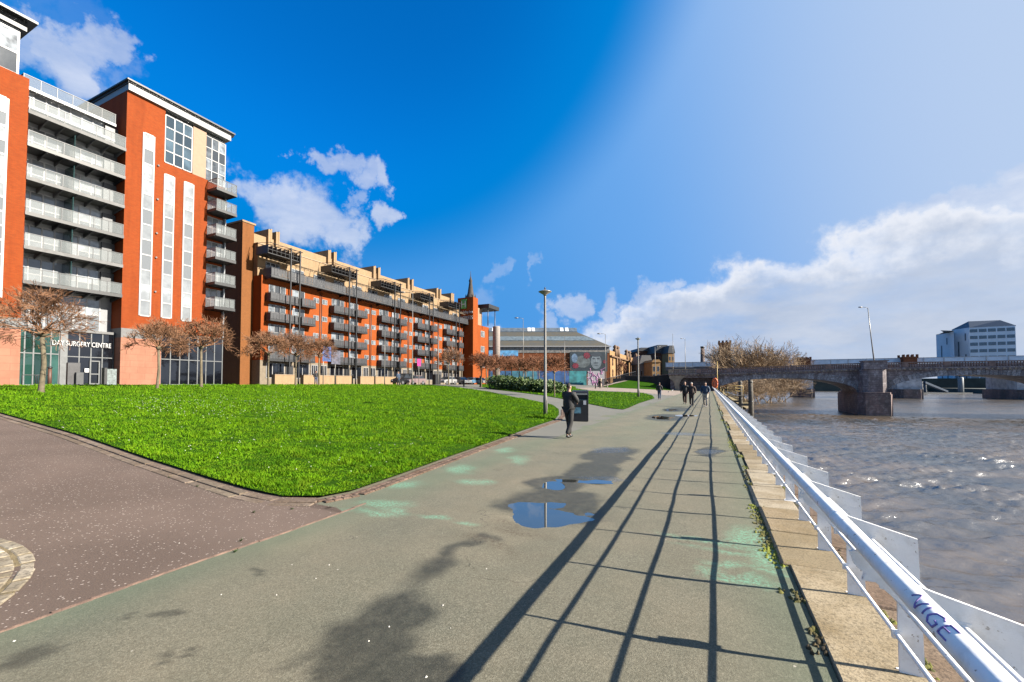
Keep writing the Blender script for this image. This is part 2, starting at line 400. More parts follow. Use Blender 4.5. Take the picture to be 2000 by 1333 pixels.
    w1 = b.noise(.9, 5, mp.outputs[0], .55, .6); w2 = b.noise(3.6, 4, mp.outputs[0], .6, .3); w3 = b.noise(.16, 3, oc)
    w4 = b.noise(7.5, 3, mp.outputs[0], .6, .4)
    h_ = b.math('ADD', b.math('ADD', b.math('MULTIPLY', w1, 1.0), b.math('MULTIPLY', w2, .42)), b.math('MULTIPLY', w4, .13))
    calm = b.ramp(b.noise(.045, 4, oc, .55), .38, .62, (.35, .35, .35), (1, 1, 1))
    h_ = b.math('MULTIPLY', h_, calm)
    c = b.mix(b.ramp(w3, .35, .65), (.018, .019, .018), (.066, .046, .028))
    finish(b, c, .22, spec=.5, normal=b.bump(h_, .9, .12), extra={'IOR': 3.0}); MATS['river'] = m
    m, nt = nt_new('puddle_water'); b = NB(nt); oc = b.obj()
    finish(b, b.mix(b.noise(3, 4, oc), (.020, .022, .022), (.035, .036, .030)), .015, spec=.5, normal=b.bump(b.noise(6, 2, oc), .015, .02), extra={'IOR': 1.33, 'Coat Weight': 1.0, 'Coat IOR': 1.6, 'Coat Roughness': .01}); MATS['puddle'] = m
    m, nt = nt_new('wet_soil_moss'); b = NB(nt); oc = b.obj()
    c = b.mix(b.ramp(b.noise(7, 5, oc, .7), .45, .6), (.055, .040, .022), (.16, .20, .015))
    c = b.mix(b.math('MULTIPLY', b.ramp(b.noise(60, 4, oc, .8), .4, .6), .7), c, (.03, .024, .014))
    finish(b, c, .95, normal=b.bump(b.noise(50, 4, oc, .8), 1, .03)); MATS['moss'] = m
ground_mats()
island('flagstone', [(.44, .35, .21), (.34, .27, .17), (.60, .52, .39), (.39, .29, .17), (.52, .43, .29)], .8, 55, .5, 70)
island('rough_stone', [(.24, .16, .11), (.30, .21, .15), (.19, .13, .09), (.34, .25, .17)], .85, 45, .8, 30)
island('sett_stone', [(.20, .13, .09), (.30, .20, .15), (.16, .11, .08), (.34, .24, .18)], .85, 40, .5, 30)
island('pale_sett', [(.42, .36, .27), (.58, .50, .38), (.34, .28, .19), (.65, .58, .46)], .8, 30, .6, 22)
island('edge_stone', [(.27, .20, .15), (.36, .28, .21), (.22, .17, .12), (.30, .24, .17)], .8, 30, .6, 22)

# ------------------------------------------------------------------ sheets on the terrain
def sheet(name, poly, dz, step, m, kind='structure', zf=zt):
    bm = bmesh.new(); f = bm.faces.new([bm.verts.new((x, y, 0)) for x, y in poly])
    xs = [p[0] for p in poly]; ys = [p[1] for p in poly]
    for ax, lo, hi in ((0, min(xs), max(xs)), (1, min(ys), max(ys))):
        k = math.ceil(lo / step) * step
        while k < hi:
            co = (k, 0, 0) if ax == 0 else (0, k, 0); no = (1, 0, 0) if ax == 0 else (0, 1, 0)
            bmesh.ops.bisect_plane(bm, geom=bm.verts[:] + bm.edges[:] + bm.faces[:], plane_co=co, plane_no=no); k += step
    for v in bm.verts: v.co.z = zf(v.co.x, v.co.y) + dz
    bm.normal_update()
    for f in bm.faces:
        if f.normal.z < 0: f.normal_flip()
        f.smooth = True
    me = bpy.data.meshes.new(name); bm.to_mesh(me); bm.free(); me.materials.append(m)
    o = bpy.data.objects.new(name, me); COL.objects.link(o); return tag(o, kind=kind)

QX = 1.56       # river edge of the quay
PX0 = -4.3      # left edge of the green-grey walkway
# base ground: left bank in one sheet out to the horizon
sheet('ground', [(-1500, -40), (-4.3, -40), (-4.3, 106), (QX, 106), (QX, 400), (-1500, 3000)][:0] or [(-70, -30), (-4.2, -30), (-4.2, 260), (-70, 260)], -.06, 2., MATS['greypath'])
MB().quad((-2500, -200, 1.3), (-69, -200, 1.3), (-69, 3000, 1.3), (-2500, 3000, 1.3)).quad((-69.5, 259, 1.3), (-2, 259, 1.3), (-2, 3000, 1.3), (-69.5, 3000, 1.3)).build('far_ground', plain('far_ground', (.11, .11, .09)))['kind'] = 'structure'

def gauss(x, y, cx, cy, rx, ry, a=0):
    dx = x - cx; dy = y - cy; c, s_ = math.cos(a), math.sin(a)
    u = (dx * c + dy * s_) / rx; v = (-dx * s_ + dy * c) / ry
    return np.exp(-(u * u + v * v))
def fbm(x, y, sc, seed=0, octv=4):
    out = np.zeros_like(x); amp = 1; tot = 0
    for o in range(octv):
        f = sc * 2 ** o; r_ = np.random.default_rng(seed * 17 + o)
        tab = r_.random((256, 256)); gx = x * f + 100; gy = y * f + 100
        ix = np.floor(gx).astype(int); iy = np.floor(gy).astype(int); fx = gx - ix; fy = gy - iy
        fx = fx * fx * (3 - 2 * fx); fy = fy * fy * (3 - 2 * fy)
        a = tab[ix % 256, iy % 256]; b_ = tab[(ix + 1) % 256, iy % 256]; c = tab[ix % 256, (iy + 1) % 256]; d = tab[(ix + 1) % 256, (iy + 1) % 256]
        out += amp * ((a * (1 - fx) + b_ * fx) * (1 - fy) + (c * (1 - fx) + d * fx) * fy); tot += amp; amp *= .5
    return out / tot
def Gp(px, py):
    d = ray(px, py); t = -H / d.z; return d.x * t, d.y * t
# bowls where rain water stands (centre pixel, radii in metres)
POOLS = [(Gp(1078, 997), .60, .60, .2), (Gp(1085, 945), .28, .44, .1), (Gp(1150, 935), .50, .16, .3), (Gp(1292, 815), .62, 1.2, 0), (Gp(1310, 801), .45, 1.5, 0), (Gp(1340, 812), .5, .7, 0)]
def path_height(x, y):
    z = (fbm(x, y, .55, 3, 3) - .5) * .042 - .004
    z = z + .004 * np.sin(x * 1.3)
    edge = np.clip(np.maximum((x - PX0) / .5, (y - 4.2) / .5) , 0, 1) * np.clip((x + 5.0) / 1.0, 0.15, 1) * np.clip((.62 - x) / .5, 0, 1)
    z = z * edge
    wx = x + (fbm(x, y, 1.7, 31, 4) - .5) * .55; wy = y + (fbm(x, y, 1.5, 32, 4) - .5) * .8
    for (c, rx, ry, a) in POOLS: z = z * (1 - .9 * gauss(x, y, c[0], c[1], rx * 2, ry * 2, a)) - .030 * gauss(wx, wy, c[0], c[1], rx, ry, a) * (.6 + .8 * fbm(x, y, 2.6, 9, 3))
    return z + edge * .0
def walkway():
    xs = np.concatenate([np.linspace(-6.6, PX0, 40)[:-1], np.linspace(PX0, .63, 110)])
    ys = np.concatenate([np.arange(-4, 1, .5), np.arange(1, 12, .05), np.arange(12, 30, .12), np.arange(30, 112, .6)])
    X, Y = np.meshgrid(xs, ys); x = X.ravel(); y = Y.ravel(); z = path_height(x, y)
    nx, ny = len(xs), len(ys)
    idx = np.arange(nx * ny).reshape(ny, nx)
    q = np.stack([idx[:-1, :-1], idx[:-1, 1:], idx[1:, 1:], idx[1:, :-1]], -1)
    q = q.reshape(-1, 4); kx = x[q].mean(1); ky = y[q].mean(1); q = q[~((kx < PX0) & (ky < 4.05))]
    me = bpy.data.meshes.new('walkway'); me.vertices.add(len(x)); me.vertices.foreach_set('co', np.stack([x, y, z], -1).ravel())
    me.loops.add(q.size); me.loops.foreach_set('vertex_index', q.ravel()); me.polygons.add(len(q))
    me.polygons.foreach_set('loop_start', np.arange(len(q)) * 4); me.polygons.foreach_set('use_smooth', np.ones(len(q), bool)); me.update(calc_edges=True)
    nn = fbm(x, y, 3.0, 5, 5) - .5; n2 = fbm(x, y, .9, 6, 5) - .5
    def G(px, py, rx, ry, a=0):
        c = Gp(px, py); return gauss(x + nn * .35 + n2 * .5, y + nn * .4 - n2 * .3, c[0], c[1], rx, ry, a)
    wet = 0 * x
    for a_ in ((735, 1240, .44, .38, 0), (790, 1190, .34, .36, 0), (690, 1290, .34, .24, 0), (850, 1120, .25, .5, -.3), (905, 1085, .2, .45, 0), (800, 1310, .3, .2, 0)):
        wet = np.maximum(wet, G(*a_) * (1.0 if a_[1] > 1150 else .6))
    wet = np.clip((wet - .30) * 4.0, 0, 1) * .9
    w2 = 0 * x
    for a_ in ((1085, 985, .85, .85, .1), (1085, 945, .55, .75, 0), (1150, 920, .6, 1.3, 0), (1190, 890, .6, 1.6, 0), (1120, 1000, .6, .5, 0), (1300, 815, 1.0, 2.5, 0), (1320, 800, .9, 3, 0), (1390, 882, .3, .9, 0)):
        w2 = np.maximum(w2, G(*a_))
    w2 = np.clip((w2 - .34) * 5, 0, 1) * .85
    dk = 0 * x
    for a_ in ((275, 1213, .07, .06), (335, 1213, .05, .07), (20, 1310, .16, .12), (300, 1310, .03, .10), (390, 1285, .03, .05), (500, 1120, .15, .06), (960, 1060, .2, .1)):
        dk = np.maximum(dk, G(*a_, 0))
    wet = np.maximum(np.maximum(wet, w2), np.clip((dk - .25) * 2.5, 0, .7))
    dry = sum(G(*a_) for a_ in ((960, 1068, .45, .10, -.15), (1020, 1045, .3, .09, -.1), (1010, 1030, .3, .08, 0)))
    mint = 0 * x
    for a_ in ((740, 985, .35, .14, .5), (720, 1000, .35, .1, .2), (800, 950, .3, .25, .6), (900, 915, .3, .4, .6), (920, 940, .3, .25, 0), (1010, 898, .22, .5, .3), (830, 1008, .28, .05, -.1), (900, 1028, .25, .05, -.1), (760, 995, .25, .08, 0),
               (1470, 1050, .22, .35, 0), (1510, 1090, .16, .4, 0), (1450, 1085, .5, .05, -.1), (1430, 1105, .25, .06, 0), (1400, 1060, .5, .06, 0), (1380, 1112, .12, .06, 0), (1500, 1120, .25, .05, 0), (1440, 1130, .3, .06, 0), (990, 880, .2, .5, 0)):
        mint = np.maximum(mint, G(*a_) if len(a_) == 5 else G(*a_, 0))
    mint = np.clip(mint * 1.5 - .25, 0, 1)
    green = np.clip(gauss(x, y * 0, .72, 0, .45, 1) * 1.0 + gauss(x, y * 0, PX0 - .1, 0, .55, 1) * .9 + .5 * gauss(x, y * 0, -2.3, 0, .9, 1) * smooth_np(8, 16, y), 0, 1) * (.6 + .8 * fbm(x, y, 1.2, 8, 4))
    film = np.maximum.reduce([np.clip((G(1190, 878, .5, .7, 0) - .35) * 3, 0, 1), np.clip((G(1170, 935, .6, .18, .2) - .3) * 3, 0, 1), np.clip((G(1390, 882, .22, .45, 0) - .3) * 3, 0, 1), np.clip((G(1340, 848, .9, .5, 0) - .3) * 3, 0, 1)])
    for nm, a in (('wet', wet), ('mint', mint), ('green', green), ('rust', np.clip(dry, 0, 1)), ('film', film * .8)):
        at = me.attributes.new(nm, 'FLOAT', 'POINT'); at.data.foreach_set('value', a.astype(np.float32))
    me.materials.append(MATS['walkway']); o = bpy.data.objects.new('walkway', me); COL.objects.link(o); tag(o, kind='structure')
def smooth_np(a, b_, t):
    t = np.clip((t - a) / (b_ - a), 0, 1); return t * t * (3 - 2 * t)
walkway()
# standing water: flat sheets cut off by the bowls of the path
for i, (c, rx, ry, a) in enumerate(POOLS):
    k = 28; m_ = MB(); lv = -.0165 if i < 3 else -.013
    ring = []
    for j in range(k):
        t = 2 * math.pi * j / k; u, v = math.cos(t) * rx * 1.9, math.sin(t) * ry * 1.9
        ring.append((c[0] + u * math.cos(a) - v * math.sin(a), c[1] + u * math.sin(a) + v * math.cos(a), lv - i * .0004))
    m_.add(ring, [tuple(range(k))]); o = m_.build('puddle', MATS['puddle']); tag(o, kind='structure')

# quay edge
cop = MB(); y = -3.
while y < 104:
    L = rng.uniform(.85, 1.7) if y < 20 else rng.uniform(1.4, 2.4); j = rng.uniform(-.03, .03); z = rng.uniform(-.004, .008)
    cop.cbox(.62 + j + .06 * math.sin(y * .8), 1.06 + rng.uniform(-.03, .01) + .04 * math.sin(y * .5), y, y + L - .012, -.15, .02 + z, .008); y += L
tag(cop.build('quay_coping', MATS['flagstone']), kind='structure')
rs = MB(); y = -3.
while y < 104:
    L = rng.uniform(.7, 1.6)
    rs.cbox(1.10, QX - .005, y, y + L - .02, -.2, .005 + rng.uniform(-.01, .008), .012); y += L
tag(rs.build('quay_paving', MATS['rough_stone']), kind='structure')
tag(MB().box(.60, QX - .03, -3, 104, -.3, -.012).build('quay_bed', MATS['moss']), kind='structure')
# moss and crumbled soil in the joints
ms = MB()
for i in range(4200):
    y = .8 + 30 * rng.random() ** 1.6 ; x = (.60 + rng.gauss(0, .045)) if rng.random() < .72 else 1.085 + rng.gauss(0, .015)
    x += .06 * math.sin(y * .8) if x < .9 else .04 * math.sin(y * .5)
    if mnoise.noise(Vector((x * .5, y * 1.3, 3))) < -.05: continue
    r_ = rng.uniform(.008, .026); n = 5
    pts = [(x + r_ * rng.uniform(.7, 1.2) * math.cos(2 * math.pi * k / n), y + r_ * rng.uniform(1, 1.9) * math.sin(2 * math.pi * k / n), .0) for k in range(n)]
    ms.add(pts + [(x, y, rng.uniform(.012, .03))], [(k, (k + 1) % n, n) for k in range(n)], True)
m_, nt = nt_new('moss_green'); b = NB(nt); g = b.n('ShaderNodeNewGeometry')
finish(b, b.mix(b.ramp(b.noise(1.2, 3, b.obj()), .42, .6), b.mix(g.outputs['Random Per Island'], (.05, .035, .015), (.13, .09, .03)), b.mix(g.outputs['Random Per Island'], (.14, .17, .01), (.30, .33, .02))), .95); MATS['moss_green'] = m_
tag(ms.build('moss', m_), kind='stuff')
# quay wall and far bank
tag(MB().box(QX - .8, QX - .003, -40, 104.5, -9, -.21).build('quay_wall', brick('quay_masonry', (.16, .12, .09), (.10, .08, .06), (.05, .04, .03), 1.1, .4, stain=.5)), kind='structure')
tag(MB().box(-120, QX - .81, -40, -3.2, -9, -.08).build('quay_fill', MATS['greypath']), kind='structure')
WZ = -4.35

def river():
    xs = np.concatenate([[QX - .6], np.arange(2.0, 30, .14), np.arange(30, 62, .3), [90, 200, 700]])
    ys = np.concatenate([[-60, -5], np.arange(0, 50, .16), np.arange(50, 100, .3), np.arange(100, 240, 1.2), [300, 500, 1500]])
    X, Y = np.meshgrid(xs, ys); x = X.ravel(); y = Y.ravel(); z = 0 * x
    u = x * math.cos(R(20)) + y * math.sin(R(20)); v = -x * math.sin(R(20)) + y * math.cos(R(20))
    wx = u + 1.2 * (fbm(x, y, .35, 40, 3) - .5); wy = v + 1.6 * (fbm(x, y, .3, 41, 3) - .5)
    patch = .6 + .8 * np.clip(fbm(x, y, .09, 44, 3) * 1.6 - .35, 0, 1)
    rw = np.random.default_rng(77); gust = .35 + 1.3 * fbm(x, y, .22, 46, 3) * fbm(x, y, .05, 47, 2) * 2
    for i in range(46):
        lam = .42 * 6 ** rw.random(); th_ = R(104) + rw.normal() * R(30); am = .0118 * lam ** .85
        ph = (x + .5 * (wx - u)) * math.cos(th_) + (y + .5 * (wy - v)) * math.sin(th_)
        s_ = np.sin(2 * math.pi * ph / lam + rw.random() * 6.28); z = z + am * (s_ - .35 * np.cos(4 * math.pi * ph / lam)) * (gust if lam < 1.6 else 1)
    z = z * patch * 1.25 * np.clip(1.25 - np.hypot(x, y) / 140, .12, 1)
    nx, ny = len(xs), len(ys); idx = np.arange(nx * ny).reshape(ny, nx)
    q = np.stack([idx[:-1, :-1], idx[:-1, 1:], idx[1:, 1:], idx[1:, :-1]], -1).reshape(-1, 4)
    me = bpy.data.meshes.new('river'); me.vertices.add(len(x)); me.vertices.foreach_set('co', np.stack([x, y, z + WZ], -1).ravel())
    me.loops.add(q.size); me.loops.foreach_set('vertex_index', q.ravel()); me.polygons.add(len(q))
    me.polygons.foreach_set('loop_start', np.arange(len(q)) * 4); me.polygons.foreach_set('use_smooth', np.ones(len(q), bool)); me.update(calc_edges=True)
    me.materials.append(MATS['river']); o = bpy.data.objects.new('river', me); COL.objects.link(o); tag(o, kind='structure')
river()
# ------------------------------------------------------------------ lawns and paths
sheet('red_path', [(-4.3, -8), (-4.3, 4.1), (-5.0, 4.4), (-20, 7), (-60, 9), (-60, -8)], .0, 1., MATS['redpath'])
sheet('side_path', [(-4.3, 12), (-4.3, 106), (-12, 106), (-45, 80), (-60, 60), (-60, 40), (-20, 20)], .0, 1., MATS['greypath'])
L1 = [(-20.53, 5.45), (-14, 4.96), (-9.58, 4.46), (-7.5, 4.27), (-6.3, 4.2), (-5.6, 4.22), (-5.1, 4.45), (-4.95, 4.9), (-5.05, 6.0), (-5.3, 8.15), (-5.75, 12.4), (-6.05, 15.5), (-6.25, 18), (-6.9, 20.5), (-8.1, 24), (-9.64, 27.27), (-12.3, 30.5), (-15.2, 33.3), (-22.3, 41.5), (-32.3, 50), (-39.6, 55), (-41.5, 50), (-41.5, 6.6)]
sheet('lawn', L1, .035, 1., MATS['turf'])
L2 = [(-4.95, 27.6), (-5.0, 30), (-5.36, 37.4), (-5.52, 49.6), (-7, 60), (-9.57, 69), (-16.9, 64.6), (-22, 75), (-27, 92), (-32, 92), (-40, 88), (-44, 76), (-36.4, 65.6), (-32, 57), (-24, 47.5), (-15.26, 40.2), (-12.6, 37), (-8.1, 31.2), (-5.6, 27.9)]
sheet('lawn', L2, .035, 1.5, MATS['turf'])
sheet('plaza', [(-4.4, 62), (-10.2, 71.5), (-17.2, 67.5), (-23, 79), (-24, 106), (-4.4, 106)], .012, 2., MATS['plaza'])
# turfed bank at the foot of the bridge ramp: rises to street level
AP = Vector((-16.5, 112, 3.15))
a0 = onY(1192, 757, 108); a1 = onY(1312, 757, 108)
bank = MB(); g_ = 10
A_, B_, C_ = Vector((-22.6, 99, .85)), Vector((-7.8, 103, .12)), AP
D_ = Vector((-9.5, 108.5, 1.1))
pts = []
def tri(a, b_, c, n=8):
    vs = []; ix = {}
    for i in range(n + 1):
        for j in range(n + 1 - i):
            p = a + (b_ - a) * (i / n) + (c - a) * (j / n); ix[i, j] = len(vs); vs.append(p)
    fs = []
    for i in range(n):
        for j in range(n - i):
            fs.append((ix[i, j], ix[i + 1, j], ix[i, j + 1]))
            if j < n - i - 1: fs.append((ix[i + 1, j], ix[i + 1, j + 1], ix[i, j + 1]))
    bank.add(vs, fs, True)
tri(A_, B_, C_)
tri(B_, Vector((-8.0, 106, .2)), C_)
tag(bank.build('grass_bank', MATS['turf']), kind='structure')
# street beyond, at the height of the bridge
stm = plain('street_asphalt', (.07, .07, .068), .9)
tag(MB().box(-23, -8.2, 112.7, 150, 1.2, 3.05).build('street', stm), kind='structure')

# grass blades
def in_poly(x, y, poly):
    c = np.zeros(len(x), bool); n = len(poly)
    for i in range(n):
        x1, y1 = poly[i]; x2, y2 = poly[(i + 1) % n]
        m_ = ((y1 > y) != (y2 > y)) & (x < (x2 - x1) * (y - y1) / (y2 - y1 + 1e-12) + x1); c ^= m_
    return c
def poly_dist(x, y, poly):
    d = np.full(len(x), 1e9); n = len(poly)
    for i in range(n):
        ax, ay = poly[i]; bx, by = poly[(i + 1) % n]; L = (bx - ax) ** 2 + (by - ay) ** 2
        t = np.clip(((x - ax) * (bx - ax) + (y - ay) * (by - ay)) / L, 0, 1)
        d = np.minimum(d, np.hypot(x - ax - t * (bx - ax), y - ay - t * (by - ay)))
    return d
def grass(name, poly, N, dmin, dmax, hmul=1.):
    # distance-weighted scatter: even in the lawn's distance from the walkway corner, so near turf is densest
    r = dmin * (dmax / dmin) ** nrg.random(N * 3); a = nrg.random(N * 3) * math.pi
    x = r * np.cos(a); y = r * np.sin(a)
    k = in_poly(x, y, poly); x = x[k][:N]; y = y[k][:N]; r = r[k][:N]
    n = len(x); z = ztn(x, y) + .03
    clump = fbm(x, y, 1.1, 21, 4); c2 = fbm(x, y, 4.5, 22, 3)
    hgt = (.024 + .050 * nrg.random(n)) * (.15 + 1.9 * clump ** 1.6) * (.2 + 1.9 * c2 ** 1.7) * hmul * (1 + r / 60)
    hgt *= .6 + .4 * np.clip(poly_dist(x, y, poly) / .25, 0, 1)
    w = .0035 + .00042 * r + .002 * nrg.random(n)
    ang = nrg.random(n) * 2 * math.pi; la = nrg.random(n) * 2 * math.pi; ln = hgt * (.3 + .8 * nrg.random(n))
    dx = np.cos(ang) * w; dy = np.sin(ang) * w
    mx = x + np.cos(la) * ln * .35; my = y + np.sin(la) * ln * .35; mz = z + hgt * .65
    tx = x + np.cos(la) * ln; ty = y + np.sin(la) * ln; tz = z + hgt
    co = np.stack([np.stack([x - dx, y - dy, z], -1), np.stack([x + dx, y + dy, z], -1), np.stack([mx + dx * .7, my + dy * .7, mz], -1), np.stack([mx - dx * .7, my - dy * .7, mz], -1), np.stack([tx, ty, tz], -1)], 1).reshape(-1, 3)
    b0 = np.arange(n) * 5
    loops = np.stack([b0, b0 + 1, b0 + 2, b0 + 3, b0 + 3, b0 + 2, b0 + 4], -1).ravel()
    ls = np.stack([np.arange(n) * 7, np.arange(n) * 7 + 4], -1).ravel()
    me = bpy.data.meshes.new(name); me.vertices.add(len(co)); me.vertices.foreach_set('co', co.ravel())
    me.loops.add(len(loops)); me.loops.foreach_set('vertex_index', loops); me.polygons.add(len(ls)); me.polygons.foreach_set('loop_start', ls)
    me.update(calc_edges=True); me.materials.append(MATS['blade'])
    o = bpy.data.objects.new(name, me); COL.objects.link(o); tag(o, kind='stuff'); return o
grass('grass', L1, 380000, 5.5, 60)
grass('grass', L2, 60000, 27, 100, 1.2)
# daisies scattered in the turf
da = MB()
for i in range(420):
    if i < 300:
        cx, cy = hit(rng.choice([(330, 800), (420, 790), (560, 800), (520, 820), (300, 815)])[0] + rng.gauss(0, 45), 795 + rng.gauss(0, 14))
    else: cx, cy = hit(rng.uniform(60, 850), rng.uniform(775, 950))
    x = cx; y = cy; z = zt(x, y) + .10; s_ = .008 + .0006 * math.hypot(x, y) * .5
    if x > -5.6 or y < 5: continue
    n = 6; da.add([(x + s_ * math.cos(k * 1.047), y + s_ * math.sin(k * 1.047), z + .004 * (k % 2)) for k in range(n)] + [(x, y, z + .012)], [(k, (k + 1) % n, n) for k in range(n)])
tag(da.build('daisies', plain('daisy_white', (.75, .75, .68), .8)), kind='stuff')

# stone edging of the lawn: long slabs by the red path, two rows of setts by the walkway
def along(pts, step):
    out = []; acc_ = 0
    for i in range(len(pts) - 1):
        a = Vector((*pts[i], 0)); b_ = Vector((*pts[i + 1], 0)); L = (b_ - a).length; t = acc_
        while t < L: out.append((a + (b_ - a) * (t / L), (b_ - a).normalized())); t += step
        acc_ = t - L
    return out
ed = MB()
def block(mb, c, d, L, w, h, z):
    n = Vector((-d.y, d.x, 0)); j = rng.uniform(-.003, .004)
    p = [c + d * (sx * L / 2) + n * (sy * w / 2) for sx, sy in ((-1, -1), (1, -1), (1, 1), (-1, 1))]
    q = [c + d * (sx * (L / 2 - .01)) + n * (sy * (w / 2 - .01)) for sx, sy in ((-1, -1), (1, -1), (1, 1), (-1, 1))]
    vs = [(a.x, a.y, zt(a.x, a.y) - .1) for a in p] + [(a.x, a.y, zt(a.x, a.y) + h - .006 + j) for a in p] + [(a.x, a.y, zt(a.x, a.y) + h + j) for a in q]
    mb.add(vs, [(0, 1, 5, 4), (1, 2, 6, 5), (2, 3, 7, 6), (3, 0, 4, 7), (4, 5, 9, 8), (5, 6, 10, 9), (6, 7, 11, 10), (7, 4, 8, 11), (8, 9, 10, 11)])
front = [(-30, 5.75), (-20.53, 5.40), (-14, 4.90), (-9.58, 4.40), (-7.5, 4.21), (-6.3, 4.12), (-5.5, 4.14), (-5.0, 4.35)]
for c, d in along(front, .62):
    block(ed, c + Vector((d.y, -d.x, 0)) * .07, d, .60, .13, .02, zt(c.x, c.y)); block(ed, c + Vector((d.y, -d.x, 0)) * .22, d, .60, .13, .010, zt(c.x, c.y))
tag(ed.build('lawn_kerb', MATS['edge_stone']), kind='structure')
st = MB()
right_e = [(-5.0, 4.35), (-4.84, 4.8), (-4.93, 6.0), (-5.18, 8.15), (-5.63, 12.4), (-5.93, 15.5), (-6.13, 18), (-6.75, 20.5), (-7.9, 24)]
for c, d in along(right_e, .125):
    n = Vector((d.y, -d.x, 0))
    for k in range(2): block(st, c + n * (.02 + k * .115) + d * (k * .06), d, .115, .105, .022, zt(c.x, c.y))
tag(st.build('sett_edging', MATS['sett_stone']), kind='structure')
# raised seam between the red path and the walkway
sm_ = MB(); y = -1.
while y < 4.4:
    w = .028 + .012 * math.sin(y * 5)
    L = .22; x = PX0 + .02 * math.sin(y * 2.3) + rng.uniform(-.005, .005)
    sm_.add([(x - w, y, .001), (x, y, .014), (x + w * .6, y, -.004), (x - w, y + L, .001), (x + .003, y + L, .013), (x + w * .6, y + L, -.004)], [(0, 1, 4, 3), (1, 2, 5, 4)], True); y += L
tag(sm_.build('path_seam', plain('seam_tar', (.20, .125, .09), .8, var=.4, scale=9, bump=.5)), kind='structure')
# round sett island at the lower left
isl = MB(); cx, cy = -6.25, -.42
def ring_blocks(r, w, L, jit, z=.014):
    n = max(3, int(2 * math.pi * r / L))
    for k in range(n):
        t = 2 * math.pi * (k + rng.uniform(-.1, .1)) / n
        c = Vector((cx + r * math.cos(t), cy + r * math.sin(t), 0)); d = Vector((-math.sin(t), math.cos(t), 0))
        block(isl, c, d, L * rng.uniform(.82, .97), w * rng.uniform(.85, .98), z + rng.uniform(-.004, .004), zt(c.x, c.y))
ring_blocks(2.20, .11, .25, 0)
for r in (2.075, 1.955, 1.835, 1.715, 1.595, 1.475): ring_blocks(r, .10, .145, 1)
tag(isl.build('sett_island', MATS['pale_sett']), kind='structure')
sheet('island_bed', [(cx + 2.25 * math.cos(R(k * 7.5)), cy + 2.25 * math.sin(R(k * 7.5))) for k in range(48)], .007, .5, plain('ochre_moss', (.28, .21, .10), .95, var=.5, scale=12, bump=.8, fine=60))
# weeds and loose bits on the paths
wd = MB()
def tuft(x, y, n, s_):
    for i in range(n):
        a = rng.uniform(0, 6.28); r_ = rng.uniform(.2, 1) * s_; w = .006
        wd.add([(x - w, y, zt(x, y)), (x + w, y, zt(x, y)), (x + math.cos(a) * r_, y + math.sin(a) * r_, zt(x, y) + rng.uniform(.01, .04))], [(0, 1, 2)])
for px, py, n, s_ in ((458, 1080, 26, .05), (470, 1058, 18, .04), (495, 1003, 22, .05), (330, 934, 20, .05), (385, 952, 18, .04), (570, 996, 18, .05)):
    x, y = hit(px, py); tuft(x, y, n, s_)
tag(wd.build('weeds', plain('weed_green', (.10, .19, .02), .8)), kind='stuff')
lt = MB()
for px, py in ((608, 960), (540, 1165), (617, 1132), (865, 1180), (720, 1250), (760, 1222), (833, 1318), (432, 1166), (950, 1110), (570, 1105), (643, 1105), (27, 1255), (880, 1225), (1040, 1150), (350, 1062), (240, 995)):
    x, y = hit(px, py); r_ = rng.uniform(.004, .009); z = zt(x, y)
    z = float(path_height(np.array([x]), np.array([y]))[0]) if x > PX0 else z
    if py < 970: z += .07; r_ = .022
    n = 6; lt.add([(x + r_ * rng.uniform(.6, 1.2) * math.cos(k * 1.05), y + r_ * rng.uniform(.6, 1.6) * math.sin(k * 1.05), z + .001) for k in range(n)] + [(x, y, z + .009)], [(k, (k + 1) % n, n) for k in range(n)], True)
tag(lt.build('litter', plain('litter_pale', (.72, .68, .6), .8)), kind='stuff')

# ------------------------------------------------------------------ riverside railing
def cyl_noise_white():
    m, nt = nt_new('white_paint'); b = NB(nt); oc = b.obj()
    c = b.mix(b.ramp(b.noise(3, 6, oc, .7), .35, .7), (.70, .69, .67), (.80, .79, .77))
    sp_ = b.ramp(b.noise(34, 3, oc, .6), .66, .70)
    c = b.mix(sp_, c, (.30, .25, .20))
    c = b.mix(b.math('MULTIPLY', b.ramp(b.noise(4, 7, oc, .8), .50, .70), .6), c, (.50, .46, .40))
    finish(b, c, .6, spec=.18, normal=b.bump(b.noise(22, 4, oc), .12, .01)); MATS['white'] = m
cyl_noise_white()
rail = empty('riverside_railing', (1.0, 3.0, 0), 0, 'low white tubular railing with winged plate posts running along the quay beside the river', 'railing')
TZ, TX = 1.02, .54
y0r = 3.14 - 2 * .985
ys_posts = [y0r + .985 * i for i in range(103)]
# one plate per post: upright at the back, sweeping inwards at the top to carry the tube over the path side
fin_poly = [(.952, .012), (1.063, .012), (1.046, .78), (.76, .862), (.60, .915), (.545, .985), (.505, .975), (.52, .925), (.66, .80), (.80, .675), (.885, .585), (.885, .50), (.950, .43)]
RAILS = ((.945, .232), (.896, .498), (.839, .745), (.648, .895))
proto_me = None
for i, y in enumerate(ys_posts[:100]):
    if proto_me is None:
        mb = MB().prism(fin_poly, 'y', y - .007, y + .007)
        mb.box(.935, 1.085, y - .035, y + .035, .006, .018)
        for xx, zz in RAILS: mb.box(xx - .022, xx + .022, y - .011, y + .011, zz - .022, zz + .022)
        for xx in (.955, 1.065): mb.box(xx - .009, xx + .009, y + .018, y + .030, .018, .032)
        o = mb.build('post', MATS['white'], rail); proto_me = o
    else:
        o = proto_me.copy(); COL.objects.link(o); o.parent = rail; o.location = (0, y - ys_posts[0], 0)
Y1r = ys_posts[99] + .3
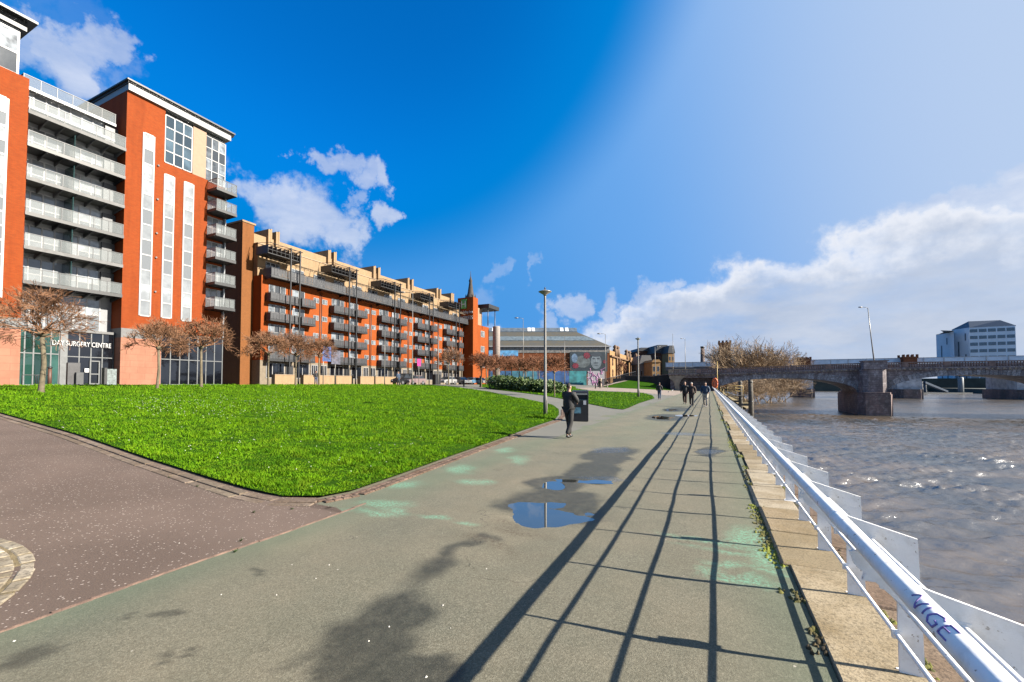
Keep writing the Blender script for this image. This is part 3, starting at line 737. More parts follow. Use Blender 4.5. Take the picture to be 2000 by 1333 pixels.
def rail_pts(x, z, amp=.003): return [(x + amp * math.sin(y * .7 + z * 9), y, z + amp * math.sin(y * .9)) for y in np.arange(-1.5, Y1r, .4925)]
MB().tube(rail_pts(TX, TZ, .0008), .032, 20).build('handrail', MATS['white'], rail)
for x, z in RAILS: MB().tube(rail_pts(x, z), .0125, 10).build('lower_rail', MATS['white'], rail)
for i in range(0, 40, 2):
    y = ys_posts[i]
    MB().prism([(.80, .50), (.95, .50), (.95, .60), (.86, .66)], 'y', y + .012, y + .045).build('bracket', MATS['white'], rail)
for i in range(1, 30, 4):
    y = ys_posts[i] + .3; MB().tube([(TX, y, TZ), (TX, y + .05, TZ)], .0338, 20).build('sleeve', MATS['white'], rail)
# purple marker writing on the tube: strokes laid on its surface
gm = plain('purple_marker', (.34, .24, .62), .5, var=.3, scale=60)
gr = MB(); y_s = Gp(1830, 1185)
def onTube(u, v):  # u along +y in metres from start, v angle position
    a = math.radians(124 + v * 40 / .05)
    return Vector((TX + .0335 * math.cos(a), u, TZ + .0335 * math.sin(a)))
yg = 1.60
def stroke(pts):
    P = []
    for i in range(len(pts) - 1):
        for k in range(5):
            t = k / 5; P.append(onTube(yg - .78 * lerp(pts[i][0], pts[i + 1][0], t), lerp(pts[i][1], pts[i + 1][1], t)))
    P.append(onTube(yg - .78 * pts[-1][0], pts[-1][1])); gr.tube(P, .0026, 5)
stroke([(0, .01), (.012, -.035), (.03, -.02), (.055, .045), (.06, .05), (.072, .0), (.08, -.03)])
stroke([(.105, -.03), (.112, .04)])
stroke([(.20, -.02), (.18, -.035), (.15, -.02), (.14, .02), (.155, .05), (.19, .05), (.20, .02), (.18, .015)])
stroke([(.225, -.03), (.225, .045)]); stroke([(.225, -.03), (.27, -.035)]); stroke([(.225, .005), (.262, .003)]); stroke([(.225, .045), (.275, .045)])
o = gr.build('graffiti', gm, rail)
# ------------------------------------------------------------------ building materials
BR = brick('orange_brick', (.245, .044, .006), (.19, .030, .004), (.17, .05, .015))
BRL = brick('buff_brick', (.30, .205, .125), (.25, .165, .095), (.25, .18, .10), stain=.15)
BRB = brick('brown_brick', (.20, .075, .022), (.16, .058, .016), (.13, .065, .028), stain=.15)
BRE = brick('red_brick', (.27, .056, .007), (.22, .042, .005), (.20, .065, .02), stain=.18)
PIN = brick('pink_sandstone', (.30, .145, .095), (.27, .12, .078), (.20, .10, .068), 1.2, .6, stain=.35, msize=.02)
GREYS = plain('grey_render', (.12, .12, .12), .7)
WHF = plain('white_frame', (.30, .30, .30), .4, var=.05)
PALE = plain('pale_panel', (.20, .21, .22), .35, var=.08, spec=.6)
DKM = plain('dark_metal', (.022, .024, .027), .45, var=.2)
MID = plain('balcony_metal', (.045, .048, .055), .5, var=.2)
RAILG = plain('steel_grey', (.09, .095, .10), .45, .3, var=.15)
GL_P = glass_dark('pale_glazing', (.30, .32, .335), .07, .9, .3, 1.1, .5)
GL_D = glass_dark('dark_glazing', (.012, .014, .02), .04, .9, .5, .5)
GL_G = glass_dark('green_glazing', (.03, .10, .08), .05, .9, .5, .35)
GL_M = glass_dark('mid_glazing', (.16, .18, .20), .06, .9, .7, 1.3, .25)
GL_B = glass_dark('blue_glazing', (.09, .14, .18), .06, .9, .4, .5)
GFR = plain('grey_frame', (.15, .16, .165), .45)
YEL = plain('ochre_cladding', (.25, .155, .095), .7, var=.06)
BG = balcony_glass()

def glazing(parent, X, y0, y1, z0, z1, ny, nz, frame, glass, fw=.06, depth=.10, panes=True, zs=None, name='window', facing=1, ys=None):
    """window in a wall whose face is at X and looks towards +x; frame proud, panes set back as one sub-part"""
    mb = MB(); t = depth
    ylist = ys or [lerp(y0, y1, i / ny) for i in range(ny + 1)]
    zlist = zs or [lerp(z0, z1, i / nz) for i in range(nz + 1)]
    for y in ylist: mb.box(X - t, X + .045, y - fw / 2, y + fw / 2, z0, z1)
    for z in zlist:
        for a, b_ in zip(ylist[:-1], ylist[1:]): mb.box(X - t + .004, X + .04, a + fw / 2, b_ - fw / 2, z - fw / 2, z + fw / 2)
    f = mb.build(name, frame, parent)
    g = MB()
    for a, b_ in zip(ylist[:-1], ylist[1:]):
        for c_, d in zip(zlist[:-1], zlist[1:]):
            j = rng.uniform(-.005, .005); k = rng.uniform(-.005, .005)
            g.quad((X + .006 + j, a, c_), (X + .006 + k, b_, c_), (X + .006 - j, b_, d), (X + .006 - k, a, d))
    g.build('pane', glass, f); return f
def balcony(parent, X0, X1, y0, y1, z, hr, slabm, railm, panelm, thick=.22, npan=4, brackets=True, opens=True, name='balcony', bars=False):
    """slab from wall X0 out to X1, railing of glass or bar panels on three sides"""
    mb = MB().box(X0, X1, y0, y1, z - thick, z)
    mb.box(X0, X1 + .03, y0 - .03, y0, z - thick - .05, z + .05).box(X0, X1 + .03, y1, y1 + .03, z - thick - .05, z + .05).box(X1, X1 + .03, y0, y1, z - thick - .05, z + .05)
    s_ = mb.build(name, slabm, parent)
    r_ = MB(); hx = X1 - .02
    for i in range(npan + 1):
        y = lerp(y0 + .03, y1 - .03, i / npan); r_.box(hx - .025, hx + .025, y - .022, y + .022, z + .002, z + hr)
    for y in (y0 + .03, y1 - .03): r_.box(X0 + .02, X0 + .07, y - .02, y + .02, z + .002, z + hr)
    r_.box(hx - .035, hx + .035, y0, y1, z + hr + .002, z + hr + .05)
    for y in (y0 + .03, y1 - .03): r_.box(X0, hx - .036, y - .03, y + .03, z + hr + .002, z + hr + .05)
    r_.build('balcony_rail', railm, s_)
    p = MB(); w = .012
    if bars:
        n = max(4, int((y1 - y0) / .42))
        for i in range(n): a = lerp(y0 + .05, y1 - .05, i / n); p.box(hx - .008, hx + .008, a + .02, a + (y1 - y0 - .1) / n - .02, z + .08, z + hr - .04)
        for y in (y0 + .03, y1 - .03): p.box(X0 + .08, hx - .05, y - .008, y + .008, z + .08, z + hr - .04)
    else:
        for i in range(npan):
            a = lerp(y0 + .03, y1 - .03, i / npan) + .035; b_ = lerp(y0 + .03, y1 - .03, (i + 1) / npan) - .035
            p.box(hx - w / 2, hx + w / 2, a, b_, z + .08, z + hr - .02)
        for y in (y0 + .03, y1 - .03): p.box(X0 + .09, hx - .05, y - w / 2, y + w / 2, z + .08, z + hr - .02)
    p.build('balcony_panel', panelm, s_)
    if brackets:
        nb = min(npan, 12)
        for i in range(nb + 1):
            y = lerp(y0 + .1, y1 - .1, i / nb); MB().prism([(X0, z - thick - .05), (X1 - .1, z - thick - .05), (X1 - .1, z - thick - .12), (X0, z - thick - .42)], 'y', y - .04, y + .04).build('bracket', slabm, s_)
    return s_

# ------------------------------------------------------------------ building one: tower block with a glazed surgery at street level
GZ = 1.5
B1 = empty('apartment_tower_block', (-56, 22, GZ), 0, 'tall orange brick apartment block with white glazing, glass balconies and a surgery centre below', 'apartment block')
XF = -51.0; XW = -52.9
yP = 14.5; yT0 = 21.0; yT1 = 30.5; yC = 28.45
zP0 = 7.0
# brick piers
w = MB().box(-66, XF, 4.0, yP, zP0 + .002, 27.0)
w.build('brick_wall', BR, B1)
zTop = 30.2; zM = 24.6; yb = onX(323, 240, XF)[0]
w = MB().box(-62, XF, yT0, yb, zP0, zTop)
w.box(-62, XF, yb, yC, zP0, zM).box(-62, XF - .4, yC, yT1, zP0, zM)
w.build('brick_wall', BR, B1)
MB().box(-66, XF + .03, 4.0, yP, GZ - .6, zP0 - .9).box(-62, XF + .03, yT0 - .0, onX(314, 700, XF)[0], GZ - .6, zP0 - .9).build('stone_plinth', PIN, B1)
MB().box(-66, XF + .045, 4.0, yP, zP0 - .9, zP0).box(-62, XF + .045, yT0, onX(314, 700, XF)[0], zP0 - .9, zP0).build('stone_band', GREYS, B1)
# left penthouse with roof
MB().box(-60, XF - .4, 5, 14.0, 27.0, 30.9).build('penthouse_wall', PALE, B1)
glazing(B1, XF - .34, 5.2, 13.9, 27.1, 30.6, 7, 2, WHF, GL_M, .12)
glazing(B1, XF + .02, 12.1, 13.35, 8.5, 24.6, 1, 14, WHF, GL_P, .14)
r_ = MB().box(-61, XF + .55, 3, 14.75, 31.6, 31.8); r_.box(-60.5, XF - .1, 4, 14.3, 30.9, 31.6)
r_.build('roof', DKM, B1)
# glazed balcony bay
MB().box(-62, XW, yP, yT0, GZ - .4, 25.3).build('bay_wall', PALE, B1)
slabs = [onX(247, p, XF)[1] for p in (292, 347, 404, 463, 520, 578)]
lv = slabs[::-1]
for i, z in enumerate(lv):
    ztop = (lv[i + 1] if i < 5 else z + 3.4) - .55
    glazing(B1, XW + .05, yP + .02, yT0 - 1.0, z + .02, ztop, 7, 2, WHF, GL_P, .09, zs=[z + .02, z + .95, ztop])
    balcony(B1, XW + .1, XF + .05, yP + .02, yT0 - .02, z, 1.05, GREYS if i % 2 else DKM, RAILG, BG, .2, 6)
    if i < 5: MB().box(XW + .08, XF - .1, (yP + yT0) / 2 - .35, (yP + yT0) / 2 - .3, z + .01, ztop).build('balcony_screen', GL_G, B1)
    MB().box(XW + .1, XW + .35, yT0 - .98, yT0 - .02, z, z + 2.2).build('bay_column', RAILG, B1)
# top storey of the bay set back with its own glass parapet and end panels
MB().box(-60, XW - .6, yP, yT0, 25.3, 26.9).box(XW - .6, XW + .4, yP, yT0, 25.3, 25.55).build('upper_wall', PALE, B1)
balcony(B1, XW - .6, XW + .6, yP + .02, yT0 - .3, 26.95, .95, PALE, RAILG, BG, .15, 6, False)
# below the lowest balcony
glazing(B1, XW + .05, yP + .02, yT0 - .9, 6.6, lv[0] - .5, 6, 2, WHF, GL_P, .1)
gzt = 6.35
yE = onX(137, 700, XF)[0]
MB().box(XW - .1, XF - .95, yP + .01, yT0 - .03, gzt, 6.58).build('fascia', GREYS, B1)
glazing(B1, XF - 1.1, yP + .02, yE - .35, GZ + .05, gzt, 5, 2, GFR, GL_G, .09, zs=[GZ + .05, GZ + 2.75, gzt])
MB().box(XF - 1.4, XF - .95, yE - .33, yE + .12, GZ, gzt).build('entrance_column', GFR, B1)
e = glazing(B1, XF - 1.1, yE + .15, yT0 - .1, GZ + .05, gzt, 4, 2, GFR, GL_D, .08, zs=[GZ + .05, GZ + 2.6, gzt], name='shopfront')
yd0 = onX(186, 700, XF)[0]; yd1 = onX(206, 700, XF)[0]
d_ = MB()
for a, b_, c, d in ((yd0, yd0 + .09, GZ + .08, GZ + 2.3), (yd1 - .09, yd1, GZ + .08, GZ + 2.3)): d_.box(XF - 1.05, XF - .98, a, b_, c, d)
d_.box(XF - 1.05, XF - .98, yd0 + .09, yd1 - .09, GZ + 2.2, GZ + 2.3).box(XF - 1.05, XF - .98, yd0 + .09, yd1 - .09, GZ + .08, GZ + .2).box(XF - 1.05, XF - .98, yd0 + .09, yd1 - .09, GZ + 1.0, GZ + 1.1)
dd = d_.build('door', GFR, B1)
MB().box(XF - 1.0, XF - .96, yd0 - .35, yd0 - .05, GZ + 1.2, GZ + 1.55).build('notice', plain('paper_white', (.8, .8, .8), .6), B1)
TXT = plain('letter_white', (.5, .5, .5), .4, var=.02)
rotX = (R(90), 0, R(90))
yl0, zl = onX(118, 668, XF - .95)
text_mesh('lettering', 'DAY SURGERY CENTRE', .62, TXT, B1, (XF - .9, yl0 - .55, GZ + 3.55), rotX, .03, .62)
# tower front: tall glazing strips
for (pa, pb, ztp, zbp) in ((277, 298, 262, 618), (320, 339, 343, 622), (359, 377, 358, 628)):
    ya = onX(pa, 400, XF)[0]; ybb = onX(pb, 400, XF)[0]; zt_ = onX((pa + pb) / 2, ztp, XF)[1]; zb = onX((pa + pb) / 2, zbp, XF)[1]
    nn = max(6, int((zt_ - zb) / 1.45))
    glazing(B1, XF + .02, ya, ybb, zb, zt_, 1, nn, WHF, GL_P, .12)
# glazed corner room, ochre panel, glazed end
ya, ybb = yb + .02, onX(375, 300, XF)[0]
MB().box(-61, XF - .5, yb, yT1, zM, 30.1).build('upper_wall', PALE, B1)
glazing(B1, XF - .05, ya, ybb, zM + .1, 29.7, 3, 4, WHF, GL_B, .1)
MB().box(-58, XF - .02, onX(377, 300, XF)[0], onX(403, 300, XF)[0], zM + .02, 29.9).build('ochre_panel', YEL, B1)
glazing(B1, XF - .4, onX(404, 300, XF)[0], yT1 - .02, zM + .1, 29.8, 3, 4, WHF, GL_M, .09)
zs6 = [onX(447, p, XF)[1] for p in (610, 565, 518.5, 475, 428.5, 390)]
yb0 = yC - .05; yb1 = yT1 + .1
for i, z in enumerate(zs6):
    ztop = (zs6[i + 1] if i < 5 else zM) - .35
    if ztop > z + 1: glazing(B1, XF - .36, yC + .05, yT1 - .02, z + .05, ztop, 3, 2, WHF, GL_P, .08)
    balcony(B1, XF - .35, XF + 1.75, yb0, yb1, z + .12, 1.05, DKM, RAILG, BG, .2, 4, False)
MB().box(XF - .36, XF - .05, yT1 - .12, yT1 + .03, zP0, zM).build('corner_post', PALE, B1)
glazing(B1, XF - .25, onX(316, 700, XF)[0], yT1, GZ + .05, zP0 - .1, 7, 2, GFR, GL_D, .09, zs=[GZ + .05, GZ + 2.7, zP0 - .1])
# side window of the roof room and the big flat roof
MB().box(-60, -54.2, yT0 + .35, yT0 + .5, 25.4, 30.1).build('side_window', GL_B, B1)
rf = MB().box(-61.5, XF + .6, yT0 - .25, yT1 + .5, 31.0, 31.15).prism([(-61, 31.0), (XF + .4, 31.0), (XF + .3, 30.8), (-61, 30.8)], 'y', yT0 - .1, yT1 + .5)
rf.build('roof', DKM, B1)
MB().box(-61.4, XF + .3, yT0 - .02, yT1 + .2, 30.2, 30.79).build('eaves', PALE, B1)
for z in (11, 14.5, 17, 20.5, 24): 
    MB().tube([(XF, yb - .55, z), (XF + .14, yb - .55, z)], .09, 8).build('wall_vent', GREYS, B1)

# forecourt furniture
def bench_rack(y):
    o = empty('cycle_stand', (-48.6, y, GZ), 0, None, 'cycle stand')
    MB().tube([(-48.6, y - .42, GZ), (-48.6, y - .42, GZ + .78), (-48.6, y - .36, GZ + .84), (-48.6, y + .36, GZ + .84), (-48.6, y + .42, GZ + .78), (-48.6, y + .42, GZ)], .028, 8).build('hoop', DKM, o)
    MB().lathe([(.07, GZ), (.07, GZ + .015)], -48.6, y - .42, 10).lathe([(.07, GZ), (.07, GZ + .015)], -48.6, y + .42, 10).build('foot', DKM, o); return o
yr = onX(58, 745, -48.6)[0]
bench_rack(yr)['label'] = 'black hoop cycle stand by the green glazing, further from the tree trunk'
bench_rack(onX(84, 745, -48.6)[0])['label'] = 'black hoop cycle stand half behind the trunk of the largest bare tree'
yv = onX(97, 740, -48.5)[0]
bo = empty('bollard', (-48.5, yv, GZ), 0, 'rusty brown bollard with a dark cap in front of the green glazing', 'bollard')
MB().lathe([(.13, GZ - .1), (.11, GZ + 1.4)], -48.5, yv, 14).build('post', plain('rust', (.12, .05, .03), .6), bo)
MB().lathe([(.15, GZ + 1.4), (.15, GZ + 1.5), (.05, GZ + 1.56)], -48.5, yv, 14).build('cap', DKM, bo)
y = onX(143, 740, -47.8)[0]
sb = empty('sign_pillar', (-47.8, y, GZ), 0, 'dark sign pillar with a grey lower box beside the surgery entrance', 'sign')
MB().cbox(-48.0, -47.7, y - .38, y + .38, GZ - .1, GZ + 1.9, .03).build('panel', plain('dark_sign', (.05, .05, .055), .5, var=.4, scale=2), sb)
MB().cbox(-47.69, -47.4, y + .05, y + .5, GZ - .1, GZ + 1.1, .02).build('box', RAILG, sb)
y = onX(217, 740, -47.8)[0]
sb = empty('notice_cabinet', (-47.8, y, GZ), 0, 'grey mottled cabinet with a black side standing right of the surgery entrance', 'cabinet')
MB().cbox(-48.2, -47.75, y - .3, y + .36, GZ - .1, GZ + 1.45, .02).build('front', plain('mottled_grey', (.16, .20, .20), .5, var=.6, scale=6), sb)
MB().cbox(-48.2, -47.7, y - .5, y - .31, GZ - .1, GZ + 1.55, .02).build('side', DKM, sb)

# ------------------------------------------------------------------ building two: long brick block with buff upper storeys
X2 = -57.0
B2 = empty('apartment_terrace', (-62, 60, GZ), 0, 'long red and buff brick apartment building with dark balconies and tall steel frames', 'apartment block')
y20 = 39.05; y21 = 93.0
MB().box(-70, X2, y20, y21, 5.0, 17.0).build('brick_wall', BRE, B2)
MB().box(-70, X2 - .02, y20, y21, GZ - .4, 4.998).build('ground_floor_wall', plain('pale_stone_wall', (.22, .175, .12), .8), B2)
yEnd = 37.4
MB().box(-70, X2 - 1.8, yEnd, y20 - .003, GZ - .4, 24.3).build('end_wall', BRB, B2)
MB().box(-70.2, X2 - 1.7, yEnd - .1, y20 + .2, 24.3, 24.55).build('end_coping', BRL, B2)
MB().box(-70, X2 - .9, y20, y21, 17.0, 21.6).build('buff_wall', BRL, B2)
MB().box(-70, X2 - 2.2, y20, y21 - 2, 21.6, 23.3).build('buff_parapet', BRL, B2)
MB().box(-70.1, X2 - .82, y20 - .08, y21 + .05, 21.6, 21.72).build('coping', plain('coping_stone', (.28, .21, .14), .8), B2)
pairs = [(530, 545), (646, 657), (734, 743), (800, 808), (856, 862), (884, 887)]
for pa, pb in pairs:
    for p in (pa, pb):
        y = onX(p, 480, X2 - 1.7)[0]
        MB().box(-66, X2 - 1.75, y - .45, y - .1, 21.73, 24.5).box(-66, X2 - 1.72, y - .1, y + .12, 21.73, 24.62).build('party_wall', BRL, B2)
# continuous upper balcony
s_ = balcony(B2, X2 - .88, X2 + 1.5, y20 + .4, y21 + .1, 16.95, 1.05, DKM, MID, MID, .25, 36, True, bars=True)
MB().box(X2 + 1.5, X2 + 1.54, y20 + .4, y21, 16.75, 16.9).build('balcony_edge', RAILG, B2)
def yX(p): return onX(p, 600, X2)[0]
clusters = [(518, 605), (643, 707), (737, 785), (808, 845), (865, 897)]
zlv = [5.1, 7.95, 10.8, 13.6]
for (pa, pb) in clusters:
    ya, yb_ = yX(pa), yX(pb)
    ym = lerp(ya, yb_, .60)
    for z in zlv:
        balcony(B2, X2, X2 + 1.15, ya, ym, z, 1.0, DKM, MID, MID, .2, 3, False, bars=True)
        balcony(B2, X2, X2 + 1.35, ym + .5, yb_, z, 1.0, DKM, MID, MID, .2, 2, False, bars=True)
        glazing(B2, X2 + .02, ya + .5, lerp(ya, yb_, .42), z + .02, z + 2.25, 3, 2, WHF, GL_M, .07)
        glazing(B2, X2 + .02, lerp(ya, yb_, .58), lerp(ya, yb_, .86), z + .02, z + 2.25, 2, 2, WHF, GL_M, .09)
    glazing(B2, X2 - .01, ya + .3, lerp(ya, yb_, .42), GZ + 1.0, 4.6, 3, 1, WHF, GL_D, .08)
    MB().box(X2 - .1, X2 + .02, lerp(ya, yb_, .45), lerp(ya, yb_, .62), GZ, 4.4).build('doorway', DKM, B2)
    glazing(B2, X2 - .01, lerp(ya, yb_, .68), yb_, GZ + 1.0, 4.6, 2, 1, WHF, GL_D, .08)
for i in range(len(clusters)):
    a = yX(clusters[i][1]); c = yX(clusters[i + 1][0]) if i + 1 < len(clusters) else y21
    for z in zlv:
        for t in (.18, .62) if i < 4 else (.3,):
            ys_ = lerp(a, c, t)
            glazing(B2, X2 + .02, ys_, ys_ + min(1.5, (c - a) * .26), z + 1.0, z + 1.75, 2, 1, WHF, GL_M, .06)
    for t in (.13, .6): 
        if i < 4: glazing(B2, X2 - .01, lerp(a, c, t), lerp(a, c, t + .3), GZ + 1.0, 4.6, 3, 1, WHF, GL_D, .08)
    y = lerp(a, c, .5)
    MB().tube([(X2 + .06, y, GZ), (X2 + .06, y, 16.5)], .05, 6).tube([(X2 + .06, y + .35, GZ), (X2 + .06, y + .35, 16.5)], .05, 6).build('drainpipe', DKM, B2)
# upper floor windows behind the long balcony, pergola bars over it
yq = y20 + 1.2; k = 0
while yq < y21 - 3:
    glazing(B2, X2 - .88, yq, yq + 2.2, 17.0, 19.3, 3, 2, WHF, GL_M, .09)
    pg = MB()
    for j in range(5):
        y = yq - .6 + j * .75; pg.tube([(X2 - .88, y, 19.9), (X2 + .5, y, 19.55), (X2 + 1.1, y, 19.1)], .045, 5)
    pg.tube([(X2 + .5, yq - .8, 19.6), (X2 + .5, yq + 2.8, 19.6)], .05, 5).tube([(X2 + 1.1, yq - .8, 19.12), (X2 + 1.1, yq + 2.8, 19.12)], .05, 5)
    pg.build('sun_canopy', plain('weathered_timber', (.20, .15, .09), .8), B2); yq += 4.1; k += 1
# tall steel frames with cradles
for pa, pb in ((567, 585), (682, 696), (771, 782), (839, 846), (891, 897)):
    ya = onX(pa, 600, X2 + 2)[0]; yb_ = onX(pb, 600, X2 + 2)[0]
    fr = MB()
    for y in (ya, yb_): fr.box(X2 + 1.92, X2 + 2.08, y - .08, y + .08, GZ - .3, 21.4)
    for z in (19.6, 21.2): fr.box(X2 - .9, X2 + 1.9, ya - .05, ya + .05, z - .05, z + .05).box(X2 - .9, X2 + 1.9, yb_ - .05, yb_ + .05, z - .05, z + .05)
    f_ = fr.build('steel_frame', DKM, B2)
    cr = MB(); yc0 = ya - (yb_ - ya) * 1.9 - .6
    cr.box(X2 - .6, X2 + 1.9, yc0, yb_ + .2, 19.75, 19.85)
    for y in np.linspace(yc0, yb_ + .2, 9): cr.box(X2 - .6, X2 + 1.95, y - .02, y + .02, 19.86, 20.9)
    for y in np.linspace(yc0, yb_ + .2, 6): cr.tube([(X2 - .9, y, 21.5), (X2 + 2.3, y, 21.15)], .035, 5)
    cr.box(X2 + 1.86, X2 + 1.93, yc0, yb_ + .2, 20.9, 20.95).box(X2 + 1.86, X2 + 1.93, yc0, yb_ + .2, 20.3, 20.35)
    cr.tube([(X2 + 2.3, yc0, 21.15), (X2 + 2.3, yb_ + .2, 21.15)], .05, 5)
    cr.build('cradle', DKM, f_)
# garden walls in front
def onXc(px, X=-52.5): return onX(px, 745, X)[0]
for k, (pa, pb, lab) in enumerate(((537, 578, 'buff brick garden wall with a dark end face, nearest the orange tower'), (593, 689, 'long buff brick garden wall between the bare trees and two small gaps'), (704, 776, 'buff brick garden wall ending beside the person in a dark coat'))):
    ya, yb_ = onXc(pa), onXc(pb)
    gw = empty('garden_wall', (-52.5, ya, GZ), 0, lab, 'wall', 'low buff walls before the brick terrace')
    MB().box(-53.2, -52.5, ya, yb_, GZ - .4, GZ + 1.35).build('wall', BRL, gw)
    MB().box(-53.25, -52.45, ya - .04, yb_ + .04, GZ + 1.35, GZ + 1.42).build('coping', plain('coping_stone', (.28, .21, .14), .8), gw)
    n = max(2, int((yb_ - ya) / 3)); r_ = MB()
    for i in range(n + 1):
        y = lerp(ya + .3, yb_ - .3, i / n); r_.tube([(-52.8, y, GZ + 1.42), (-52.8, y, GZ + 1.62)], .02, 6)
    r_.tube([(-52.8, ya + .3, GZ + 1.62), (-52.8, yb_ - .3, GZ + 1.62)], .02, 6); r_.build('rail', DKM, gw)

# ------------------------------------------------------------------ hotel end block and clock spire
HX = -54.2; yh = 93.3
B3 = empty('hotel_block', (HX - 5, yh + 5, GZ), 0, 'red brick hotel block with a green sign on its shaded end wall', 'hotel')
zh = onY(915, 581, yh)[1]
zh2 = onX(930, 634, HX)[1]
MB().box(HX - 4.6, HX, yh, yh + 2.5, GZ - .4, zh).box(HX - 9, HX - 4.6, yh + .5, yh + 8, GZ - .4, zh - 1).box(HX - 9, HX, yh + 2.5, yh + 8.5, GZ - .4, zh2).build('brick_wall', BRE, B3)
for z in (6, 10, 14, 17.5):
    if z + 1.6 < zh2: glazing(B3, HX + .02, yh + 4, yh + 6, z, z + 1.5, 2, 1, WHF, GL_M, .1)
MB().box(HX - 4, HX - .2, yh + 2.6, yh + 5, zh2, zh2 + 4.5).build('roof_room', YEL, B3)
zr = onX(940, 600, HX + 1)[1]
MB().box(HX - 6, HX + 2.4, yh + 4, yh + 10, zr, zr + 1.0).build('roof', DKM, B3)
MB().tube([(HX + 1.6, yh + 5, zh2), (HX + 1.6, yh + 5, zr)], .12, 6).tube([(HX + 1.6, yh + 9, zh2 - 4), (HX + 1.6, yh + 9, zr)], .12, 6).build('column', RAILG, B3)
MB().lathe([(1.0, GZ), (1.0, 17), (1.0, 17.2)], HX + 1.8, yh + 9.5, 14).build('round_stair', plain('stair_stone', (.35, .30, .27), .8), B3)
xa, za = onY(901, 604, yh); xb, zb = onY(911.5, 585, yh)
sg = MB().box(xa, xb, yh - .25, yh - .06, za, zb).build('sign', plain('sign_green', (.03, .26, .06), .35, var=.1), B3)
xm = (xa + xb) / 2; hw = (xb - xa)
rotY = (R(90), 0, 0)
text_mesh('sign_emblem', 'H', (zb - za) * .95, TXT, B3, (xm, yh - .27, za + .35), (R(90), 0, 0), .03, 1, 'CENTER')
text_mesh('lettering', 'Holiday Inn', 1.05, TXT, B3, (xm + .7, yh - .1, za - 1.25), rotY, .05, .8, 'CENTER')
text_mesh('lettering', 'EXPRESS', 1.25, TXT, B3, (xm + .7, yh - .1, za - 2.8), rotY, .05, .85, 'CENTER')
# clock spire far behind
SD = 190
sb_ = onD(919, 640, SD); sx, sy = sb_.x, sb_.y
def zD(py): return onD(919, py, SD).z
SP = empty('clock_spire', (sx, sy, 2), 0, 'slender blackened stone steeple rising behind the hotel block', 'steeple')
sm2 = plain('soot_stone', (.055, .045, .038), .85, var=.35, scale=1)
mpx = SD / 830
MB().box(sx - 4.6 * mpx * 1.6, sx + 4.6 * mpx * 1.6, sy - 1.9, sy + 1.9, 2, zD(585)).build('tower', plain('brown_stone', (.20, .14, .10), .85, var=.3, scale=.6), SP)
MB().lathe([(9 * mpx, zD(586)), (10 * mpx, zD(583)), (8 * mpx, zD(578)), (6.2 * mpx, zD(574)), (3.0 * mpx, zD(552)), (3.8 * mpx, zD(549)), (2.4 * mpx, zD(546)), (.7 * mpx, zD(540)), (.3 * mpx, zD(530))], sx, sy, 8).build('spire', sm2, SP)
pn = MB()
for dx, dy in ((-1, -1), (1, -1), (1, 1), (-1, 1)):
    pn.lathe([(1.7 * mpx, zD(592)), (1.7 * mpx, zD(582)), (.2 * mpx, zD(575))], sx + dx * 8 * mpx, sy + dy * 5 * mpx, 6)
pn.build('pinnacle', sm2, SP)
# ------------------------------------------------------------------ trees
BARK = plain('pale_bark', (.16, .13, .08), .9, var=.35, scale=8, bump=.6)
TWIG = plain('brown_twig', (.25, .115, .05), .8, var=.4, scale=2)
TWIG2 = plain('red_twig', (.28, .105, .04), .8, var=.4, scale=1)
WILL = plain('pale_twig', (.36, .245, .14), .85, var=.3, scale=.4)
def branches(rg, mb, p, d, L, r, lvl, maxl, nk, curl, rend, sides):
    pts = [p]; rad = [r]; seg = 3 if lvl < maxl else 3
    q = p.copy(); dd = d.copy()
    for i in range(seg):
        dd = (dd + Vector((rg.gauss(0, .13), rg.gauss(0, .13), rg.gauss(0, .09) + curl)) ).normalized()
        q = q + dd * (L / seg); pts.append(q.copy()); rad.append(lerp(r, max(rend, r * .6), (i + 1) / seg))
    mb.tube(pts, rad, sides[min(lvl, len(sides) - 1)], cap=False)
    if lvl >= maxl: return
    for k in range(nk[min(lvl, len(nk) - 1)]):
        a = rg.uniform(0, 2 * math.pi); o = dd.orthogonal().normalized(); o.rotate(Matrix.Rotation(a, 3, dd))
        nd = (dd + o * rg.uniform(.35, .85)).normalized()
        st = pts[-1] if k == 0 or rg.random() < .5 else pts[-2]
        branches(rg, mb, st.copy(), nd, L * rg.uniform(.62, .95), max(rend, rad[-1] * .72), lvl + 1, maxl, nk, curl, rend, sides)
def robinia_meshes(seed, trunk=3.0, spread=1.0, limbs=10, maxl=5, nk=(3, 3, 3, 2, 2), elev=(8, 78), twig=TWIG, L=.62, rend=.006):
    rg = random.Random(seed)
    t = MB(); pts = [Vector((0, 0, -.15)), Vector((rg.gauss(0, .03), rg.gauss(0, .03), trunk * .5)), Vector((rg.gauss(0, .04), rg.gauss(0, .04), trunk))]
    t.tube([pts[0], pts[0] + Vector((0, 0, .3)), pts[1], pts[2]], [.16, .10, .082, .075], 9)
    t.lathe([(.13, trunk - .12), (.17, trunk + .02), (.12, trunk + .14)], pts[2].x, pts[2].y, 9)
    c = MB()
    for i in range(limbs):
        az = 2 * math.pi * (i + rg.uniform(-.35, .35)) / limbs; el = R(rg.uniform(38, 88)) if i % 3 else R(rg.uniform(8, 34))
        d = Vector((math.cos(az) * math.cos(el) * spread, math.sin(az) * math.cos(el) * spread, math.sin(el))).normalized()
        branches(rg, c, pts[2] + d * .05, d, L * rg.uniform(.85, 1.15), .048, 0, maxl, nk, .02, rend, (5, 4, 3, 3, 3))
    return t.mesh('trunk', BARK), c.mesh('crown', twig)
